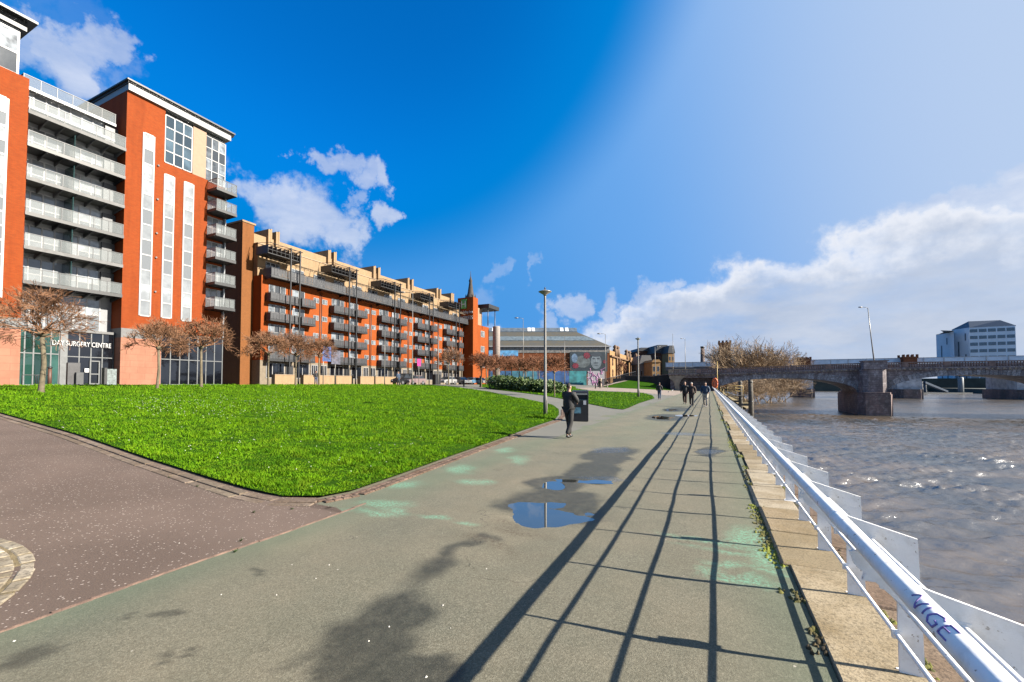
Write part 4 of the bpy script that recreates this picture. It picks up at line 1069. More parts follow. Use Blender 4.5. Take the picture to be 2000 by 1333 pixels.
TM = [robinia_meshes(1, limbs=13, maxl=5, nk=(3, 3, 3, 3, 2), rend=.0085, L=.66), robinia_meshes(2, limbs=13, maxl=5, nk=(3, 3, 3, 3, 2), rend=.0115, L=.64), robinia_meshes(3, limbs=13, maxl=5, nk=(3, 3, 3, 3, 2), rend=.0115, L=.64), robinia_meshes(4, limbs=12, maxl=5, nk=(3, 3, 3, 2, 1), twig=TWIG2, rend=.018, elev=(15, 85), L=.66)]
def tree(x, y, z, var, s, sz, rot, label, group):
    o = empty('street_tree', (x, y, z), rot, label, 'tree', group); o.scale = (s, s, sz)
    for n_, me in zip(('trunk', 'crown'), TM[var]):
        c = bpy.data.objects.new(n_, me); COL.objects.link(c); c.parent = o
    return o
GT = 'small bare round-headed trees along the lawn'
def tr_at(px, py, X, top, var, wid, lab, rot, grp=GT):
    y, z = onX(px, py, X); z = zt(X, y) if X > -40 else 1.5
    d = -X * -math.sin(TH) * -1 + y * math.cos(TH); d = X * -math.sin(TH) + y * math.cos(TH)
    hgt = (H + (750 - top) * d / 830) - z
    s = wid * d / 830 / 4.4
    tree(X, y, z, var, s, hgt / 5.75, rot, lab, grp)
tr_at(80, 768, -31.5, 548, 0, 205, 'largest bare tree, wide twiggy crown before the surgery windows', .3)
tr_at(307, 760, -34, 606, 1, 112, 'bare tree in front of the stone corner of the orange tower', 1.2)
tr_at(393, 757, -35.5, 606, 2, 122, 'bare tree in front of the dark shopfront of the orange tower', 2.1)
tr_at(524, 752, -38, 634, 1, 92, 'bare tree by the shaded end of the buff garden walls', 3.3)
tr_at(577, 752, -38.5, 640, 2, 78, 'thin dark-crowned bare tree between two others at the terrace', 4.4)
tr_at(623, 752, -38, 645, 1, 78, 'bare tree with a reddish crown by the person in jeans', 5.2)
tr_at(876, 750, -39, 672, 2, 62, 'bare tree standing alone before the far end of the brick terrace', .9)
def tr_d(px, D, top, var, wid, lab, rot, grp='red-brown bare trees round the hedge'):
    p = onD(px, 750, D); z = zt(p.x, p.y); hgt = H + (750 - top) * D / 830 - z
    tree(p.x, p.y, z, var, wid * D / 830 / 4.4, hgt / 5.75, rot, lab, grp)
tr_d(940, 62, 682, 3, 62, 'red-brown tree beside the hotel corner, leftmost of the group', .2)
for i, (px, D, lab) in enumerate(((950, 80, 'slim red-brown tree close behind the leftmost of the group'), (957, 88, 'slim red-brown tree left of the hedge, farther back'), (987, 82, 'red-brown tree rising behind the left half of the hedge'), (999, 88, 'red-brown tree behind the hedge, second from its left end'), (1014, 84, 'red-brown tree behind the middle of the hedge'), (1027, 80, 'red-brown tree behind the hedge, below the tall thin mast'), (1041, 86, 'red-brown tree behind the right part of the hedge'), (1053, 82, 'red-brown tree behind the hedge beside the near lamp post'))):
    tr_d(px, D, 688 + (i % 3) * 3, 3, 52, lab, i * 1.3)
tr_d(970, 60, 686, 3, 60, 'red-brown tree at the left end of the hedge', 2.8)
tr_d(1083, 41, 684, 3, 62, 'red-brown tree on the grass right of the near lamp post', 1.7)
tr_d(1213, 120, 700, 3, 22, 'small brown tree before the sandstone market front', .7)

# big bare riverside trees and scrub beyond the bridge
def big_tree(seed, height, spread, stems=5, maxl=5, r=.16, name='riverside_tree'):
    rg = random.Random(seed); c = MB()
    for i in range(stems):
        az = rg.uniform(0, 6.28); el = R(rg.uniform(40, 80)); d = Vector((math.cos(az) * math.cos(el) * spread, math.sin(az) * math.cos(el) * spread, math.sin(el))).normalized()
        branches(rg, c, Vector((rg.gauss(0, .8), rg.gauss(0, .8), -.5)), d, height * .30, r, 0, maxl, (4, 3, 3, 3, 2), .05, .034, (5, 4, 3, 3, 3))
    return c.mesh('crown', WILL)
BT = [big_tree(11, 14, 1.0, 7), big_tree(12, 13, 1.4, 8)]
def riv(px, D, zb, s, me, lab, rot, sx=1.):
    p = onD(px, 750, D); o = bpy.data.objects.new('riverside_tree', me); COL.objects.link(o); o.location = (p.x, p.y, zb); o.scale = (s * sx, s * sx, s); o.rotation_euler.z = rot
    tag(o, lab, 'tree', 'bare trees on the river bank beyond the stone bridge')
riv(1436, 150, 1, 1.12, BT[0], 'bare bank tree in front of the battlemented tower', .4)
riv(1458, 145, 0, 1.25, BT[1], 'densest bare bank tree, right of the battlemented tower', 1.9)
riv(1484, 150, -1, 1.22, BT[0], 'bare bank tree in the middle of the clump', 3.3)
riv(1510, 158, -2, 1.2, BT[1], 'rightmost bare bank tree, leaning out over the river', 5.0)
riv(1525, 142, -4.2, .6, BT[0], 'low scrub at the water line left of the railway bridge pier', 4.1, 1.7)
riv(1455, 122, -3.2, .5, BT[1], 'dark scrub on the bank behind the jetty', 5.5, 1.5)
riv(1500, 135, -4.2, .62, BT[1], 'low tangled scrub overhanging the water under the bridge arch', 2.2, 1.5)
riv(1478, 128, -4, .5, BT[0], 'low scrub behind the timber mooring posts', .9, 1.6)

# clipped hedge: many leaf-sized faces through its volume
m_, nt = nt_new('hedge_leaf'); b = NB(nt); g = b.n('ShaderNodeNewGeometry')
finish(b, b.mix(g.outputs['Random Per Island'], (.03, .075, .008), (.12, .19, .025)), .6); MATS['leaf'] = m_
hd = MB(); hp0 = onD(975, 755, 57); hp1 = onD(1080, 757, 50)
hcore = MB(); core = []
for i in range(9):
    t = i / 8; p = hp0.lerp(hp1, t); z0 = zt(p.x, p.y); hh = 1.95 - .5 * t + .12 * math.sin(i * 2.1)
    for k in range(1500):
        u = rng.gauss(0, 1); a = rng.uniform(0, 6.28); rr = rng.random() ** .35
        x = p.x + rr * 1.2 * math.cos(a) + rng.uniform(-.6, .6); y = p.y + rr * 1.5 * math.sin(a) + rng.uniform(-.6, .6); z = z0 + hh * rng.random() ** .6 * (1.1 - .35 * rr) + .05 * math.sin(x * 5 + y * 3)
        s_ = rng.uniform(.09, .17); n = Vector((rng.gauss(0, 1), rng.gauss(0, 1), rng.gauss(.6, .7))).normalized(); o_ = n.orthogonal().normalized(); q_ = n.cross(o_); c = Vector((x, y, z))
        hd.add([c - o_ * s_, c + q_ * s_ * .6, c + o_ * s_, c - q_ * s_ * .6], [(0, 1, 2, 3)])
ho = hd.build('hedge', MATS['leaf']); tag(ho, 'low spreading green hedge at the back of the far lawn', 'hedge')

# ------------------------------------------------------------------ people
SKIN = plain('skin', (.50, .27, .18), .6, var=.08)
def skin_mesh(name, chains, m, sub=2):
    vs = []; es = []; rad = []
    key = {}
    for ch in chains:
        prev = None
        for (p, r) in ch:
            k = tuple(round(c, 4) for c in p)
            if k not in key: key[k] = len(vs); vs.append(p); rad.append(r)
            i = key[k]
            if prev is not None and prev != i: es.append((prev, i))
            prev = i
    me = bpy.data.meshes.new(name); me.from_pydata(vs, es, []); o = bpy.data.objects.new(name + '_tmp', me); COL.objects.link(o)
    md = o.modifiers.new('s', 'SKIN'); md.branch_smoothing = .6
    sv = me.skin_vertices[0].data
    for i, r in enumerate(rad): sv[i].radius = (r, r) if isinstance(r, (int, float)) else r
    sv[0].use_root = True
    md2 = o.modifiers.new('u', 'SUBSURF'); md2.levels = sub; md2.render_levels = sub
    dg = C.evaluated_depsgraph_get(); dg.update()
    out = bpy.data.meshes.new_from_object(o.evaluated_get(dg)); out.name = name
    bpy.data.objects.remove(o); out.materials.clear(); out.materials.append(m)
    for p in out.polygons: p.use_smooth = True
    return out
def person(x, y, z, h, yaw, label, jacket, trousers, hair, stride=.16, arms='walk', coat=0., group=None, hairlen=.0, shoes=(.03, .03, .03), fingers=True, bag=None):
    """figure faces local -y; yaw turns it"""
    s = h / 1.75
    P = lambda a, b_, c: (a * s, b_ * s, c * s)
    root = empty('person', (x, y, z), yaw, label, 'person', group)
    hipL, hipR = P(.095, 0, .90), P(-.095, 0, .90)
    kL, kR = P(.10, -stride * .75, .49), P(-.10, stride * .15, .48)
    aL, aR = P(.10, -stride * 1.0, .085), P(-.10, stride * 1.35, .12)
    tL, tR = P(.115, -stride * 1.0 - .15, .045), P(-.115, stride * 1.35 - .13, .045)
    sh = 1.43
    if arms == 'walk':
        EL, WL = P(.27, .07, 1.16), P(.27, -.06, .92); ER, WR = P(-.27, -.03, 1.16), P(-.26, -.16, .95)
    elif arms == 'face':   # both hands raised in front, as if holding something up
        EL, WL = P(.27, -.10, 1.22), P(.12, -.30, 1.38); ER, WR = P(-.27, -.10, 1.20), P(-.14, -.26, 1.15)
    else:
        EL, WL = P(.27, .04, 1.16), P(.24, -.16, 1.00); ER, WR = P(-.27, .04, 1.16), P(-.24, -.16, 1.00)
    pel = P(0, 0, .95)
    spine = [(pel, .13 * s), (P(0, .005, 1.12), .125 * s), (P(0, .01, 1.30), .145 * s), (P(0, .005, 1.44), .085 * s), (P(0, -.005, 1.51), .055 * s), (P(0, -.015, 1.57), .07 * s), (P(0, -.02, 1.65), .088 * s), (P(0, -.012, 1.71), .070 * s)]
    def arm(sx, E, Wr): return [(P(0, .005, 1.44), .085 * s), (P(sx * .17, .01, sh), .065 * s), (E, .046 * s), (Wr, .028 * s)]
    def hand(E, Wr):
        d = (Vector(Wr) - Vector(E)).normalized(); c = Vector(Wr) + d * .06 * s
        out = [[(Wr, .028 * s), (tuple(c), (.036 * s, .018 * s))]]
        if fingers:
            o_ = d.cross(Vector((1, 0, 0))).normalized()
            for k, fl in enumerate((.058, .068, .064, .05)):
                b0 = c + o_ * (k - 1.5) * .018 * s; f1 = b0 + d * fl * .55 * s; f2 = f1 + (d * .7 + Vector((0, -.5, 0))).normalized() * fl * .5 * s
                out.append([(tuple(c), (.036 * s, .018 * s)), (tuple(b0 + d * .02 * s), .0095 * s), (tuple(f1), .009 * s), (tuple(f2), .0075 * s)])
            th = Vector(Wr) + d * .025 * s + o_ * -.03 * s
            out.append([(Wr, .028 * s), (tuple(th), .011 * s), (tuple(th + (d * .6 - o_ * .6).normalized() * .05 * s), .009 * s)])
        return out
    def leg(hp, k, a, t): return [(pel, .13 * s), (hp, .085 * s), (k, .055 * s), (a, .03 * s), (t, .018 * s)]
    body = [spine, arm(1, EL, WL), arm(-1, ER, WR)] + hand(EL, WL) + hand(ER, WR) + [leg(hipL, kL, aL, tL), leg(hipR, kR, aR, tR)]
    nose = [(P(0, -.02, 1.65), .088 * s), (P(0, -.108, 1.635), .014 * s)]
    ears = [[(P(0, -.02, 1.65), .088 * s), (P(sx * .09, -.01, 1.645), .016 * s)] for sx in (1, -1)]
    bo_ = bpy.data.objects.new('body', skin_mesh('body', body + [nose] + ears, SKIN)); COL.objects.link(bo_); bo_.parent = root
    f = lambda r: r
    J = [[(P(0, 0, .88 - coat * .3), (.175 * s, .15 * s)), (P(0, 0, 1.0), (.205 * s, .17 * s)), (P(0, .005, 1.15), (.215 * s, .175 * s)), (P(0, .01, 1.30), (.22 * s, .18 * s)), (P(0, .005, 1.43), .13 * s), (P(0, 0, 1.50), .085 * s)]]
    for sx, E, Wr in ((1, EL, WL), (-1, ER, WR)):
        J.append([(P(0, .005, 1.43), .11 * s), (P(sx * .19, .01, sh), .10 * s), (E, .078 * s), (tuple(Vector(E).lerp(Vector(Wr), .95)), .056 * s)])
    jo = bpy.data.objects.new('jacket', skin_mesh('jacket', J, jacket)); COL.objects.link(jo); jo.parent = root
    T = []
    for hp, k, a in ((hipL, kL, aL), (hipR, kR, aR)):
        T.append([(P(0, 0, .96), .142 * s), (hp, .112 * s), (k, .084 * s), (tuple(Vector(k).lerp(Vector(a), .97)), .070 * s)])
    to = bpy.data.objects.new('trousers', skin_mesh('trousers', T, trousers)); COL.objects.link(to); to.parent = root
    shm = plain('shoe_%d' % int(shoes[0] * 1000), shoes, .5)
    for a, t in ((aL, tL), (aR, tR)):
        so = bpy.data.objects.new('shoe', skin_mesh('shoe', [[((a[0], a[1] + .03 * s, a[2] - .03 * s), .056 * s), (((a[0] + t[0]) / 2, (a[1] + t[1]) / 2, (a[2] + t[2]) / 2 - .01 * s), .052 * s), (t, .044 * s)]], shm, 1)); COL.objects.link(so); so.parent = root
    ha = [[(P(0, .012, 1.60 - hairlen), .074 * s), (P(0, .005, 1.66), .088 * s), (P(0, -.015, 1.712), .082 * s), (P(0, -.062, 1.722), .045 * s)]]
    hm = plain('hair_%d' % int(hair[0] * 1000), hair, .7, var=.3, scale=30, bump=.5)
    hobj = bpy.data.objects.new('hair', skin_mesh('hair', ha, hm)); COL.objects.link(hobj); hobj.parent = root
    if bag:
        bm_ = MB().tube([P(-.12, .14, 1.45), P(-.13, .2, 1.25), P(-.12, .2, 1.05)], [.07 * s, .13 * s, .10 * s], 10); me = bm_.mesh('backpack', bag); o = bpy.data.objects.new('backpack', me); COL.objects.link(o); o.parent = root
    return root
BLK = plain('black_cloth', (.006, .006, .007), .75, var=.4, scale=14, bump=.5); DGR = plain('charcoal_cloth', (.022, .021, .021), .85, var=.3, scale=10, bump=.4)
JEAN = plain('denim', (.05, .08, .15), .85, var=.3, scale=8, bump=.3); NAVY = plain('navy_cloth', (.015, .045, .10), .7, var=.3, scale=8, bump=.4); CREAM = plain('cream_cloth', (.5, .45, .38), .8)
BRN = plain('brown_cloth', (.05, .025, .018), .8, var=.3, scale=8)
hx, hy = hit(1111, 856)
person(hx, hy, 0, 1.66, R(155), 'person in a black padded jacket and grey trousers walking past the black litter bin', BLK, DGR, (.03, .02, .014), .15, 'face')
hx, hy = hit(1288, 781); person(hx, hy, 0, 1.78, R(175), 'person in a black jacket and jeans walking away beside the lawn corner', BLK, JEAN, (.10, .09, .08), .12, 'walk', fingers=False)
hx, hy = hit(1351, 794); person(hx, hy, 0, 1.74, R(-8), 'white-haired person in a long dark coat walking towards the camera', BRN, BLK, (.6, .57, .52), .10, 'walk', 1.0, fingers=False)
hx, hy = hit(1338, 790); person(hx, hy, 0, 1.80, R(-10), 'person in a dark jacket with close-cropped hair, half behind the white-haired walker', BLK, BRN, (.35, .24, .18), .14, 'walk', fingers=False)
hx, hy = hit(1378, 796); person(hx, hy, 0, 1.76, R(-12), 'person in a blue jacket and pale trousers walking beside the railing', NAVY, CREAM, (.03, .02, .015), .16, 'hips', fingers=False, shoes=(.4, .4, .4))
hx, hy = hit(1172, 759); person(hx, hy, zt(hx, hy), 1.80, R(170), 'person in black beside the foot of the ramp fence, left of a pair', BLK, DGR, (.04, .03, .02), .1, 'walk', fingers=False)
hx, hy = hit(1186, 759); person(hx, hy, zt(hx, hy), 1.76, R(150), 'person in brown by the gate pier at the foot of the ramp fence', BRN, CREAM, (.06, .04, .02), .1, 'walk', fingers=False)
yy = onX(778, 752, -36)[0]; person(-36, yy, zt(-36, yy), 1.86, R(80), 'person in a long dark navy coat standing by the parked cars', NAVY, BLK, (.05, .04, .03), .08, 'walk', .8, fingers=False)
yy = onX(617, 752, -44)[0]; person(-44, yy, 1.5, 1.75, R(60), 'person in a black top and jeans in front of the buff garden wall', BLK, JEAN, (.25, .18, .12), .12, 'walk', fingers=False)

# two gulls on the path
GU = plain('gull_white', (.7, .69, .67), .7)
for px, py, rz, lab in ((1306, 768, .5, 'white gull standing on the path left of the walkers'), (1313, 765, 2.2, 'white gull standing nearer the bridge than its neighbour')):
    hx, hy = hit(px, py); o = empty('gull', (hx, hy, 0), rz, lab, 'gull', 'gulls on the path')
    me = skin_mesh('body', [[((0, .22, .22), .03), ((0, .1, .24), .09), ((0, -.06, .26), .10), ((0, -.15, .34), .05), ((0, -.17, .42), .055), ((0, -.25, .40), .015)], [((0, .1, .24), .09), ((.04, .02, .1), .014), ((.04, .0, .01), .014)], [((0, .1, .24), .09), ((-.04, .02, .1), .014), ((-.04, .0, .01), .014)]], GU)
    c = bpy.data.objects.new('body', me); COL.objects.link(c); c.parent = o
    MB().tube([(hx, hy, .24)] and [(hx + .0, hy + .0, .30), (hx + .0, hy + .001, .33)], .06, 8).build('wing_back', plain('gull_grey', (.25, .27, .29), .7), o)

# ------------------------------------------------------------------ litter bin
bx, by = hit(1134, 823)
bi = empty('litter_bin', (bx, by, 0), R(14), 'large black hooded litter bin with a small sticker at the path junction', 'litter bin')
BK = plain('bin_plastic', (.012, .012, .013), .38, var=.3, scale=5)
def loc(mb, name, m, par):
    me = mb.mesh(name, m); o = bpy.data.objects.new(name, me); COL.objects.link(o); o.parent = par; return o
prof = [(-.27, 0), (.27, 0), (.30, 1.12), (.24, 1.27), (.10, 1.36), (-.20, 1.34), (-.30, 1.22), (-.30, .96)]
mb = MB().prism([(p[0], p[1]) for p in [(-.27, .02), (.27, .02), (.29, .93), (-.29, .93)]], 'x', -.34, .34)
loc(mb, 'body', BK, bi)
hood = MB()
for sx in (-.345, .305): hood.prism([(-.29, .932), (.29, .932), (.30, 1.16), (.22, 1.30), (.08, 1.36), (-.14, 1.35), (-.26, 1.26), (-.30, 1.12)], 'x', sx, sx + .04)
hood.prism([(.29, 1.15), (.30, 1.16), (.22, 1.30), (.08, 1.36), (-.14, 1.35), (-.26, 1.26), (-.25, 1.24), (-.13, 1.32), (.07, 1.33), (.20, 1.27)], 'x', -.304, .304)
loc(hood, 'hood', BK, bi)
loc(MB().box(-.30, .30, -.315, -.296, 1.17, 1.235), 'slot_rim', plain('rim_grey', (.35, .36, .33), .5), bi)
loc(MB().box(-.30, .30, .10, .12, .94, 1.28), 'back_panel', BK, bi)
loc(MB().box(.13, .25, -.302, -.292, .74, .92), 'sticker', plain('sticker_white', (.7, .7, .72), .5), bi)
loc(MB().box(-.26, .02, -.30, -.29, .36, .62), 'poster', plain('poster_blue', (.12, .28, .36), .5, var=.5, scale=9), bi)
loc(MB().box(-.31, .31, -.25, .25, -.01, .02), 'base', DKM, bi)

# ------------------------------------------------------------------ lamps
LPM = plain('lamp_metal', (.24, .23, .21), .4, .25, var=.12, scale=5)
def dish_lamp(x, y, z, h, label, r=.088):
    o = empty('street_lamp', (x, y, z), 0, label, 'street lamp')
    MB().lathe([(r * 1.15, z - .1), (r * 1.15, z + .9), (r * .9, z + 1.0), (r * .62, z + h - .25), (r * .62, z + h - .2)], x, y, 16).build('pole', LPM, o)
    hd_ = MB().lathe([(r * .7, z + h - .20), (.09, z + h - .13), (.31, z + h + .0), (.33, z + h + .02), (.29, z + h + .04), (.10, z + h + .10), (.05, z + h + .12)], x, y, 24)
    hq = hd_.build('lamp_head', plain('lamp_dish', (.40, .39, .34), .4, .3), o)
    MB().lathe([(.035, z + h + .12), (.035, z + h + .20), (.02, z + h + .24)], x, y, 10).build('finial', DKM, hq)
    MB().box(x + r * .95, x + r * 1.17, y - .05, y + .05, z + .3, z + .75).build('access_door', LPM, o); return o
lx, ly = hit(1065, 812); dl = Vector((lx, ly, 0)).dot(Vector((-math.sin(TH), math.cos(TH), 0)))
dish_lamp(lx, ly, zt(lx, ly), H + (750 - 570) * dl / 830 - zt(lx, ly), 'nearest street lamp with a shallow dish head standing on the lawn edge')
lx, ly = hit(1247, 777); dl = Vector((lx, ly, 0)).dot(Vector((-math.sin(TH), math.cos(TH), 0)))
dish_lamp(lx, ly, zt(lx, ly), H + (750 - 662) * dl / 830 - zt(lx, ly), 'dish-headed street lamp on the far lawn corner before the turfed bank', .11)
def mast(px, D, ztop_py, zbase, label, arm=-1, r=.09, lean=0, par=None):
    p = onD(px, 750, D); zt_ = H + (750 - ztop_py) * D / 830; o = empty('road_light', (p.x, p.y, zbase), 0, label, 'street lamp')
    rt = Vector((math.cos(TH), math.sin(TH), 0))
    tp = Vector((p.x, p.y, zt_)) + rt * lean
    MB().tube([(p.x, p.y, zbase), (p.x, p.y, zbase + 1.2), tuple(Vector((p.x, p.y, zbase)).lerp(tp, .5)), tuple(tp)], [r * 1.3, r * 1.25, r * .8, r * .55], 8).build('pole', LPM, o)
    if arm:
        e_ = tp + rt * arm * 1.3 + Vector((0, 0, .12))
        MB().tube([tuple(tp - Vector((0, 0, .05))), tuple(tp + rt * arm * .5 + Vector((0, 0, .1))), tuple(e_)], .045, 6).build('arm', LPM, o)
        MB().tube([tuple(e_ - rt * arm * .2), tuple(e_ + rt * arm * .2), tuple(e_ + rt * arm * .65)], [.07, .15, .08], 8).build('lamp_head', LPM, o)
    return o
mast(1022, 95, 622, 1.5, 'tall grey road light rising left of the near dish lamp, before the market roof')
mast(1103, 100, 655, 1.5, 'plain thin mast without an arm, before the mural', 0)
mast(1183, 100, 653, 1.5, 'tall grey road light right of the mural, before the sandstone front')
mast(805, 62, 572, 1.5, 'tallest pale pole before the brick terrace, between two balcony stacks', -1, .08)
mast(751, 58, 648, 1.5, 'thin pale post before the third balcony stack of the terrace', 0, .05)
mast(856, 66, 655, 1.5, 'thin pole before the fourth balcony stack of the terrace', 0, .06)
mast(883, 70, 660, 1.5, 'thin pale pole before the last balcony stack of the terrace', 0, .06)
mast(1315, 170, 652, 3, 'tall thin road light with a small head above the far street', 0, .12)
mast(1339, 180, 662, 3, 'road light with an arm to the left above the far street', -1, .14)
mast(1280, 150, 678, 3, 'thick pale pole carrying a long horizontal arm over the street', 1, .16)
mast(1709, 88, 601, 4.6, 'tall leaning road light standing on the stone bridge over its pier', -1, .12, -1.1)

# ------------------------------------------------------------------ parked cars and bollards
def car_proto(body_m, suv=0):
    """car along local y, front at -y"""
    o = empty('parked_car', (0, 0, 0)); h = 1.45 + suv * .3; W2 = .86
    prof = [(-2.1, .32), (-2.12, .62), (-2.0, .80), (-1.1, .95 + suv * .1), (-.95, .97 + suv * .1), (1.75, .98 + suv * .12), (2.05, .92 + suv * .1), (2.12, .6), (2.08, .32)]
    m1 = MB().prism(prof, 'x', -W2, W2); bd = loc(m1, 'body', body_m, o)
    cab = [(-1.05, .96 + suv * .1), (-.35, h - .05), (.1, h), (1.2, h - .02), (1.85, .99 + suv * .12)]
    n = len(cab); vs = [(-W2 + .03 - .0, p[0], p[1]) if p[1] < 1.15 else (-W2 + .17, p[0], p[1]) for p in cab] + [(W2 - .03, p[0], p[1]) if p[1] < 1.15 else (W2 - .17, p[0], p[1]) for p in cab]
    fs = [tuple(range(n))[::-1], tuple(range(n, 2 * n))] + [(i, (i + 1) % n, n + (i + 1) % n, n + i) for i in range(n)]
    loc(MB().add(vs, fs), 'windows', plain('car_glass', (.03, .035, .04), .08, spec=.9), o)
    rfm = MB().prism([(-.4, h - .02), (.1, h + .02), (1.22, h), (1.3, h - .06), (-.42, h - .06)], 'x', -W2 + .15, W2 - .15)
    for yy_ in (-.02 + .35,): rfm.box(-W2 + .06, W2 - .06, yy_ - .04, yy_ + .04, .97 + suv * .1, h - .04)
    loc(rfm, 'roof', body_m, o)
    for sx in (-1, 1):
        for yw in (-1.3, 1.3):
            w_ = MB().tube([(sx * (W2 - .16), yw, .32), (sx * (W2 + .02), yw, .32)], .32, 16); wo_ = loc(w_, 'wheel', plain('tyre', (.02, .02, .02), .8), o)
            loc(MB().tube([(sx * (W2 + .0), yw, .32), (sx * (W2 + .035), yw, .32)], .20, 12), 'rim', plain('alloy', (.4, .4, .42), .35, .6), wo_)
        loc(MB().box(sx * .5, sx * .8, -2.13, -2.05, .62, .76), 'headlight', plain('lens', (.6, .6, .6), .2), o)
        loc(MB().box(sx * .55, sx * .82, 2.05, 2.135, .66, .84), 'tail_light', plain('red_lens', (.3, .02, .02), .3), o)
    return o
paints = {'black': (.012, .012, .014), 'silver': (.22, .23, .24), 'white': (.4, .4, .4), 'blue': (.12, .25, .38), 'rose': (.28, .2, .2)}
for (px, X, c, suv, lab, rz) in ((789, -43.5, 'black', 1, 'black tall car parked by the person in the navy coat', 0), (808, -43, 'rose', 0, 'pale rose car parked behind the tall pale pole', 0), (873, -43.5, 'white', 0, 'white car half hidden behind the lone bare tree', 0),
                                 (901, -43, 'silver', 0, 'silver hatchback, nearest the two black bollards', R(70)), (921, -45, 'blue', 0, 'light blue car between the silver hatchback and a white car', 0), (937, -44, 'white', 0, 'white car by the trunk of the leftmost red-brown tree', R(70)), (964, -50, 'silver', 0, 'silver car behind the left end of the hedge', 0), (990, -52, 'white', 1, 'tall pale car farthest right behind the hedge', 0)):
    o = car_proto(plain('paint_' + c, paints[c], .25, .0, var=.05, spec=.8, extra={'Coat Weight': .7}), suv)
    y = onX(px, 745, X)[0]; o.location = (X, y, 1.5); o.rotation_euler.z = rz; tag(o, lab, 'car', 'cars parked in front of the terrace')
for px, py, X, hgt, lab in ((906, 756, -33, 1.15, 'black bollard where the side path reaches the street, left one'), (938, 757, -31, 1.7, 'taller black bollard post, right one at the head of the side path'), (655, 752, -43, 1.3, 'dark bollard in front of the gap between the buff walls'), (688, 752, -43, 1.4, 'dark bollard before the end of the long buff wall'), (732, 752, -43, 1.3, 'dark bollard before the right-hand buff wall'), (1163, 760, -20, 1.2, 'black bollard on the plaza left of the two walkers')):
    y = onX(px, py, X)[0]; z = zt(X, y); o = empty('bollard', (X, y, z), 0, lab, 'bollard', 'dark bollards along the street')
    MB().lathe([(.10, z - .1), (.09, z + hgt - .15), (.12, z + hgt - .14), (.12, z + hgt - .06), (.06, z + hgt)], X, y, 10).build('post', DKM, o)
    MB().lathe([(.14, z - .05), (.14, z + .12)], X, y, 10).build('base', DKM, o)
y = onX(853, 748, -43)[0]; o = empty('utility_cabinet', (-43, y, 1.5), 0, 'tall black street cabinet between the thin poles and the lone bare tree', 'cabinet')
MB().cbox(-43.4, -42.8, y - .7, y + .9, 1.4, 3.3, .05).build('cabinet', BK, o); MB().box(-42.8, -42.77, y - .6, y + .05, 1.6, 3.15).build('door', DKM, o)
y = onX(618 * 1.0, 745, -44)[0]
# blue and white road signs on two posts
y = onX(641, 690, -42)[0]; zc = onX(641, 692, -42)[1]
o = empty('road_sign', (-42, y, 1.5), 0, 'large blue and grey road sign on two posts before the terrace', 'road sign')
for dy in (-.7, 1.1): MB().tube([(-42, y + dy, 1.4), (-42, y + dy, zc + .3)], .05, 8).build('post', LPM, o)
MB().box(-41.94, -41.9, y - .9, y + .35, zc - .9, zc + .9).build('panel', plain('sign_blue', (.04, .10, .30), .5, var=.3, scale=2), o)
MB().box(-41.94, -41.9, y + .4, y + 1.8, zc - 1.2, zc + .5).build('panel', plain('sign_backs', (.10, .10, .14), .5, var=.6, scale=3), o)
y = onX(818, 716, -40)[0]; zc = onX(818, 709, -40)[1]
o = empty('estate_sign', (-40, y, 1.5), 0, 'small pink letting board beside the tallest pale pole', 'sign')
MB().tube([(-40, y, 1.4), (-40, y, zc)], .035, 6).build('post', LPM, o); MB().box(-39.97, -39.94, y - .45, y + .45, zc - .5, zc + .6).build('panel', plain('pink_board', (.55, .03, .22), .5, var=.4, scale=4), o)
# ------------------------------------------------------------------ stone road bridge
def stone_mat(name, cols, dark, sc=.5):
    m, nt = nt_new(name); b = NB(nt); oc, v = wallvec(b)
    t = b.n('ShaderNodeTexBrick'); b.l(v, t.inputs['Vector']); t.inputs['Scale'].default_value = 1; t.inputs['Brick Width'].default_value = 1.1; t.inputs['Row Height'].default_value = .42
    t.inputs['Mortar Size'].default_value = .02; t.inputs['Color1'].default_value = (*cols[0], 1); t.inputs['Color2'].default_value = (*cols[1], 1); t.inputs['Mortar'].default_value = (.04, .035, .035, 1)
    mp = b.n('ShaderNodeMapping'); b.l(oc, mp.inputs[0]); mp.inputs['Scale'].default_value = (1, 1, .28)
    c = b.mix(b.ramp(b.noise(sc, 6, mp.outputs[0], .65), .38, .62), t.outputs[0], dark)
    c = b.mix(b.math('MULTIPLY', b.ramp(b.noise(1.7, 5, oc, .7), .5, .72), .5), c, cols[2])
    finish(b, c, .85, normal=b.bump(t.outputs['Fac'], -.6, .03)); MATS[name] = m; return m
SB = stone_mat('bridge_stone', [(.19, .16, .165), (.13, .11, .115), (.44, .41, .415)], (.07, .055, .055))
SBV = island('voussoir_stone', [(.17, .165, .18), (.33, .325, .34), (.11, .095, .10), (.40, .39, .40)], .85, 6, .5, 4)
SBD = stone_mat('pier_stone', [(.18, .11, .10), (.13, .08, .075), (.28, .24, .23)], (.05, .04, .038), .3)
SPL = plain('pale_bridge_stone', (.40, .33, .24), .85, var=.3, scale=1.5)
GRAN = plain('brown_granite', (.14, .09, .075), .7, var=.4, scale=1.2)
YB = 105.; YW = 11.
BR1 = empty('stone_bridge', (13, YB, WZ), 0, 'weathered stone road bridge with low arches and a balustrade crossing the river', 'bridge')
def corn(x): return 3.75 + .75 * smooth(-2, 32, x)
def par(x): return corn(x) + 1.28
spans = [(1.6, 26.4, .1, 2.85), (31.2, 56.5, .1, 3.3), (62.5, 88, .1, 3.3)]
